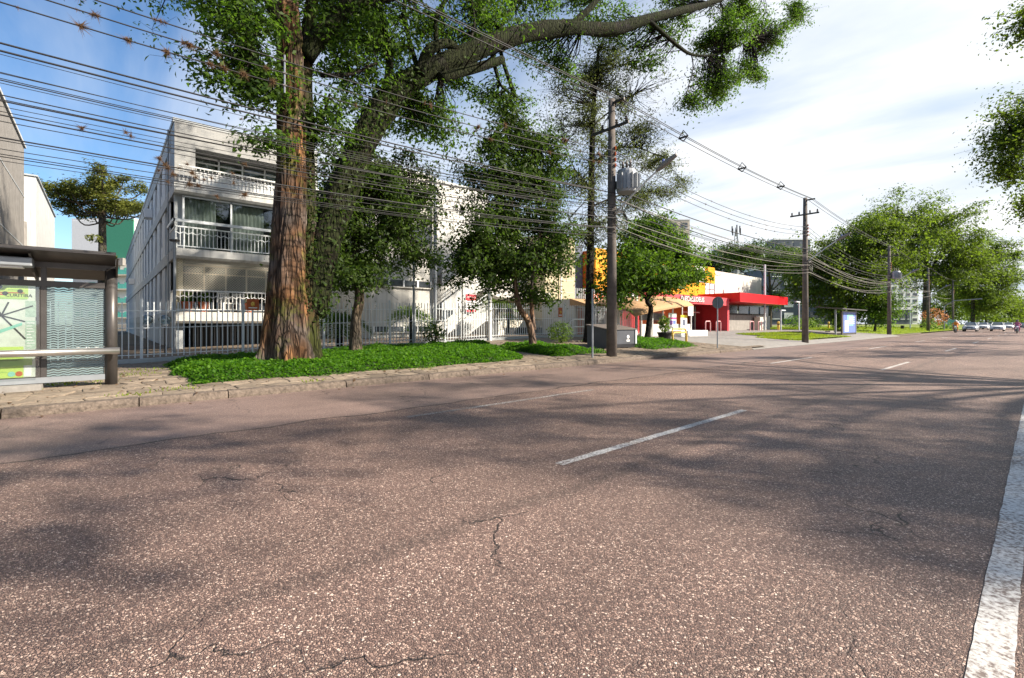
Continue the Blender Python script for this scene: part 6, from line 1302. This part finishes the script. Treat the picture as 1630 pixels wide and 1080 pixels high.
# ================================================================== vehicles
def car(label, u, Z_, paint, group=None, x=None, L_=4.4, dark=False):
    p = pz(u, 515, Z_); t = thing('car', label, 'car', (p.x, p.y, .0), group)     # nose towards the camera (-y)
    W_ = .88
    # lofted body: sections along y with half-width, sill, shoulder and bonnet heights
    sec = [(-2.2, .62, .36, .58, .62), (-2.1, .80, .28, .64, .74), (-1.6, .86, .24, .70, .86), (-.95, .88, .22, .78, .97), (0, .90, .22, .82, 1.0), (1.2, .89, .22, .84, 1.0), (1.9, .86, .26, .86, .98), (2.2, .74, .38, .80, .88)]
    mb = MB()
    for y_, w, z0, zs, zt in sec:
        ring = [(-w * .92, z0), (-w, (z0 + zs) / 2), (-w * .98, zs), (-w * .80, zt), (0, zt + .02), (w * .80, zt), (w * .98, zs), (w, (z0 + zs) / 2), (w * .92, z0)]
        mb.v += [(a, y_, z) for a, z in ring]
    n_ = 9
    mb.f = [(i * n_ + j, i * n_ + j + 1, (i + 1) * n_ + j + 1, (i + 1) * n_ + j) for i in range(len(sec) - 1) for j in range(n_ - 1)] + [tuple(range(n_ - 1, -1, -1)), tuple(range((len(sec) - 1) * n_, len(sec) * n_))]
    b = mb.build('body', paint, t, smooth=True, local=True)
    # cabin
    base_ = [(-.72, -1.0), (.72, -1.0), (.76, 1.55), (-.76, 1.55)]; rf = [(-.55, -.25), (.55, -.25), (.57, .95), (-.57, .95)]
    mb = MB(); mb.v = [(a, y_, .96) for a, y_ in base_] + [(a, y_, 1.43) for a, y_ in rf]; mb.f = [(i, (i + 1) % 4, 4 + (i + 1) % 4, 4 + i) for i in range(4)]
    g = mb.build('windows', M['carglass'], t, local=True)
    mb = MB(); mb.v = [(a * 1.02, y_, 1.425) for a, y_ in rf] + [(a * .9, y_ * .95, 1.475) for a, y_ in rf]; mb.f = [(3, 2, 1, 0), (4, 5, 6, 7)] + [(i, (i + 1) % 4, 4 + (i + 1) % 4, 4 + i) for i in range(4)]; mb.build('roof', paint, t, local=True)
    for k in range(4):
        a, c = base_[k], rf[k]; MB().tube([(a[0], a[1], .95), (c[0], c[1], 1.44)], .045, 6).build('pillar', paint, t, local=True)
    for sx in (-.56, .56):
        MB().obox((sx, -2.13, .66), .34, .14, .13).build('headlight', M['lamp'], t, local=True, bevel=.03)
        m_ = MB().obox((sx * 1.72, -.75, 1.02), .2, .12, .13).build('mirror', paint, t, local=True, bevel=.03)
        for yy in (-1.38, 1.38):
            w_ = MB().tube([(sx * 1.28 - .1, yy, .31), (sx * 1.28 + .1, yy, .31)], .31, 18).build('wheel', M['rubber'], t, local=True); MB().tube([(sx * 1.28 - .105, yy, .31), (sx * 1.28 + .105, yy, .31)], .19, 12).build('rim', M['tube'], w_, local=True)
    MB().obox((0, -2.2, .60), .8, .05, .12).build('grille', M['black'], t, local=True); MB().obox((0, -2.17, .36), 1.25, .1, .14).build('bumper_intake', M['black'], t, local=True); MB().obox((0, -2.235, .48), .4, .02, .12).build('number_plate', M['signw'], t, local=True)
    return t
car('silver-blue saloon following the orange rider', 1545, 74, M['carsilver']); car('white saloon with wide dark grille leading its lane', 1588, 77, M['carwhite'])
car('white car queued behind the silver saloon', 1565, 96, M['carwhite']); car('dark car between the two leading saloons', 1572, 104, M['cardark']); car('white car behind the leading white saloon', 1605, 100, M['carwhite']); car('dark car far back in the right lane', 1628, 100, M['cardark'])
def person_mesh(parent, J, E, mname, name='rider'):
    """continuous body from a posed joint skeleton; J: joint -> (x, y, z, radius)"""
    me = bpy.data.meshes.new(name); ks = list(J); me.from_pydata([J[k][:3] for k in ks], [(ks.index(a), ks.index(b)) for a, b in E], []); me.materials.append(M[mname])
    o = bpy.data.objects.new(name, me); link(o, parent); sk_ = o.modifiers.new('skin', 'SKIN'); me.skin_vertices or None
    if not me.skin_vertices:
        bpy.context.view_layer.objects.active = o
    for i, k in enumerate(ks): me.skin_vertices[0].data[i].radius = (J[k][3], J[k][3])
    me.skin_vertices[0].data[0].use_root = True
    sb_ = o.modifiers.new('smooth', 'SUBSURF'); sb_.levels = 1; sb_.render_levels = 2; return o
def motorbike(label, rlabel, u, Z_, jm, frame_m):
    p = pz(u, 515, Z_); t = thing('motorcycle', label, 'motorcycle', (p.x, p.y, 0))
    for yy in (-.66, .66):
        w_ = MB(); pts = [(0, yy + .27 * math.cos(a), .31 + .27 * math.sin(a)) for a in [2 * math.pi * k / 20 for k in range(21)]]; w_ = w_.tube(pts, .055, 8, cap=False).build('wheel', M['rubber'], t, local=True)
        for k in range(5): a = k * 1.2566; MB().tube([(0, yy, .31), (0, yy + .26 * math.cos(a), .31 + .26 * math.sin(a))], .015, 5).build('spoke', M['tube'], w_, local=True)
    for sx in (-.09, .09): MB().tube([(sx, -.66, .31), (sx, -.42, .95)], .028, 8).build('fork', M['tube'], t, local=True)
    MB().lathe((0, 0, 0), [(.01, .8), (.01, .81)], 6)
    MB().tube([(0, -.4, .82), (0, -.1, .86), (0, .2, .78)], [.12, .16, .1], 12).build('tank', frame_m, t, smooth=True, local=True); MB().tube([(0, .15, .80), (0, .5, .80), (0, .85, .86)], [.12, .13, .08], 10).build('seat', M['black'], t, local=True)
    MB().obox((0, 0.02, .42), .28, .42, .34).build('engine', M['dsteel'], t, local=True, bevel=.04); MB().tube([(.14, 0, .3), (.16, .5, .32), (.16, .95, .38)], .045, 8).build('exhaust', M['tube'], t, local=True)
    MB().tube([(-.36, -.28, 1.0), (-.2, -.42, 1.02), (.2, -.42, 1.02), (.36, -.28, 1.0)], .018, 6).build('handlebar', M['dsteel'], t, local=True); MB().lathe((0, -.52, .84), [(.03, -.1), (.1, -.05), (.11, .03), (.05, .1)], 12).build('headlight', M['lamp'], t, local=True); MB().obox((0, -.62, .62), .14, .4, .03).build('mudguard', frame_m, t, local=True)
    for sx in (-.3, .3): MB().obox((sx, -.3, 1.16), .1, .02, .07).build('mirror', M['black'], t, local=True)
    rd = thing('person', rlabel, 'person', (p.x, p.y, 0))
    J = dict(pelvis=(0, .38, .92, .16), belly=(0, .32, 1.1, .15), chest=(0, .24, 1.3, .17), neck=(0, .19, 1.47, .06), head0=(0, .16, 1.52, .07))
    E = [('pelvis', 'belly'), ('belly', 'chest'), ('chest', 'neck'), ('neck', 'head0')]
    for s_, sx in (('l', -1), ('r', 1)):
        J.update({'sh' + s_: (sx * .19, .22, 1.38, .075), 'el' + s_: (sx * .34, .02, 1.15, .055), 'wr' + s_: (sx * .33, -.22, 1.04, .04), 'ha' + s_: (sx * .32, -.28, 1.03, .045), 'hip' + s_: (sx * .12, .34, .88, .1), 'kn' + s_: (sx * .24, -.08, .74, .07), 'an' + s_: (sx * .19, .16, .34, .05), 'ft' + s_: (sx * .19, 0, .28, .05)})
        E += [('chest', 'sh' + s_), ('sh' + s_, 'el' + s_), ('el' + s_, 'wr' + s_), ('wr' + s_, 'ha' + s_), ('pelvis', 'hip' + s_), ('hip' + s_, 'kn' + s_), ('kn' + s_, 'an' + s_), ('an' + s_, 'ft' + s_)]
    bm_ = bpy.data.meshes.new('b'); bpy.data.meshes.remove(bm_)
    person_mesh(rd, J, E, jm, 'body')
    MB().lathe((0, .14, 1.5), [(.07, 0), (.125, .05), (.14, .13), (.125, .21), (.07, .265), (.01, .28)], 14).build('helmet', M['signw' if jm == 'vest' else 'black'], rd, smooth=True, local=True); MB().obox((0, .02, 1.62), .2, .04, .1).build('visor', M['carglass'], rd, local=True)
    for s_ in (-1, 1): MB().tube([(s_ * .19, .2, .3), (s_ * .19, .05, .26), (s_ * .19, -.06, .26)], [.05, .055, .04], 8).build('shoe', M['black'], rd, local=True)
motorbike('motorcycle ridden beside the silver saloon', 'rider in orange and dark clothes with white helmet', 1521, 64, 'vest', M['cardark']); motorbike('motorcycle ridden in the near lane', 'rider in pinkish jacket with dark helmet', 1619, 60, 'pinkj', M['purple'])
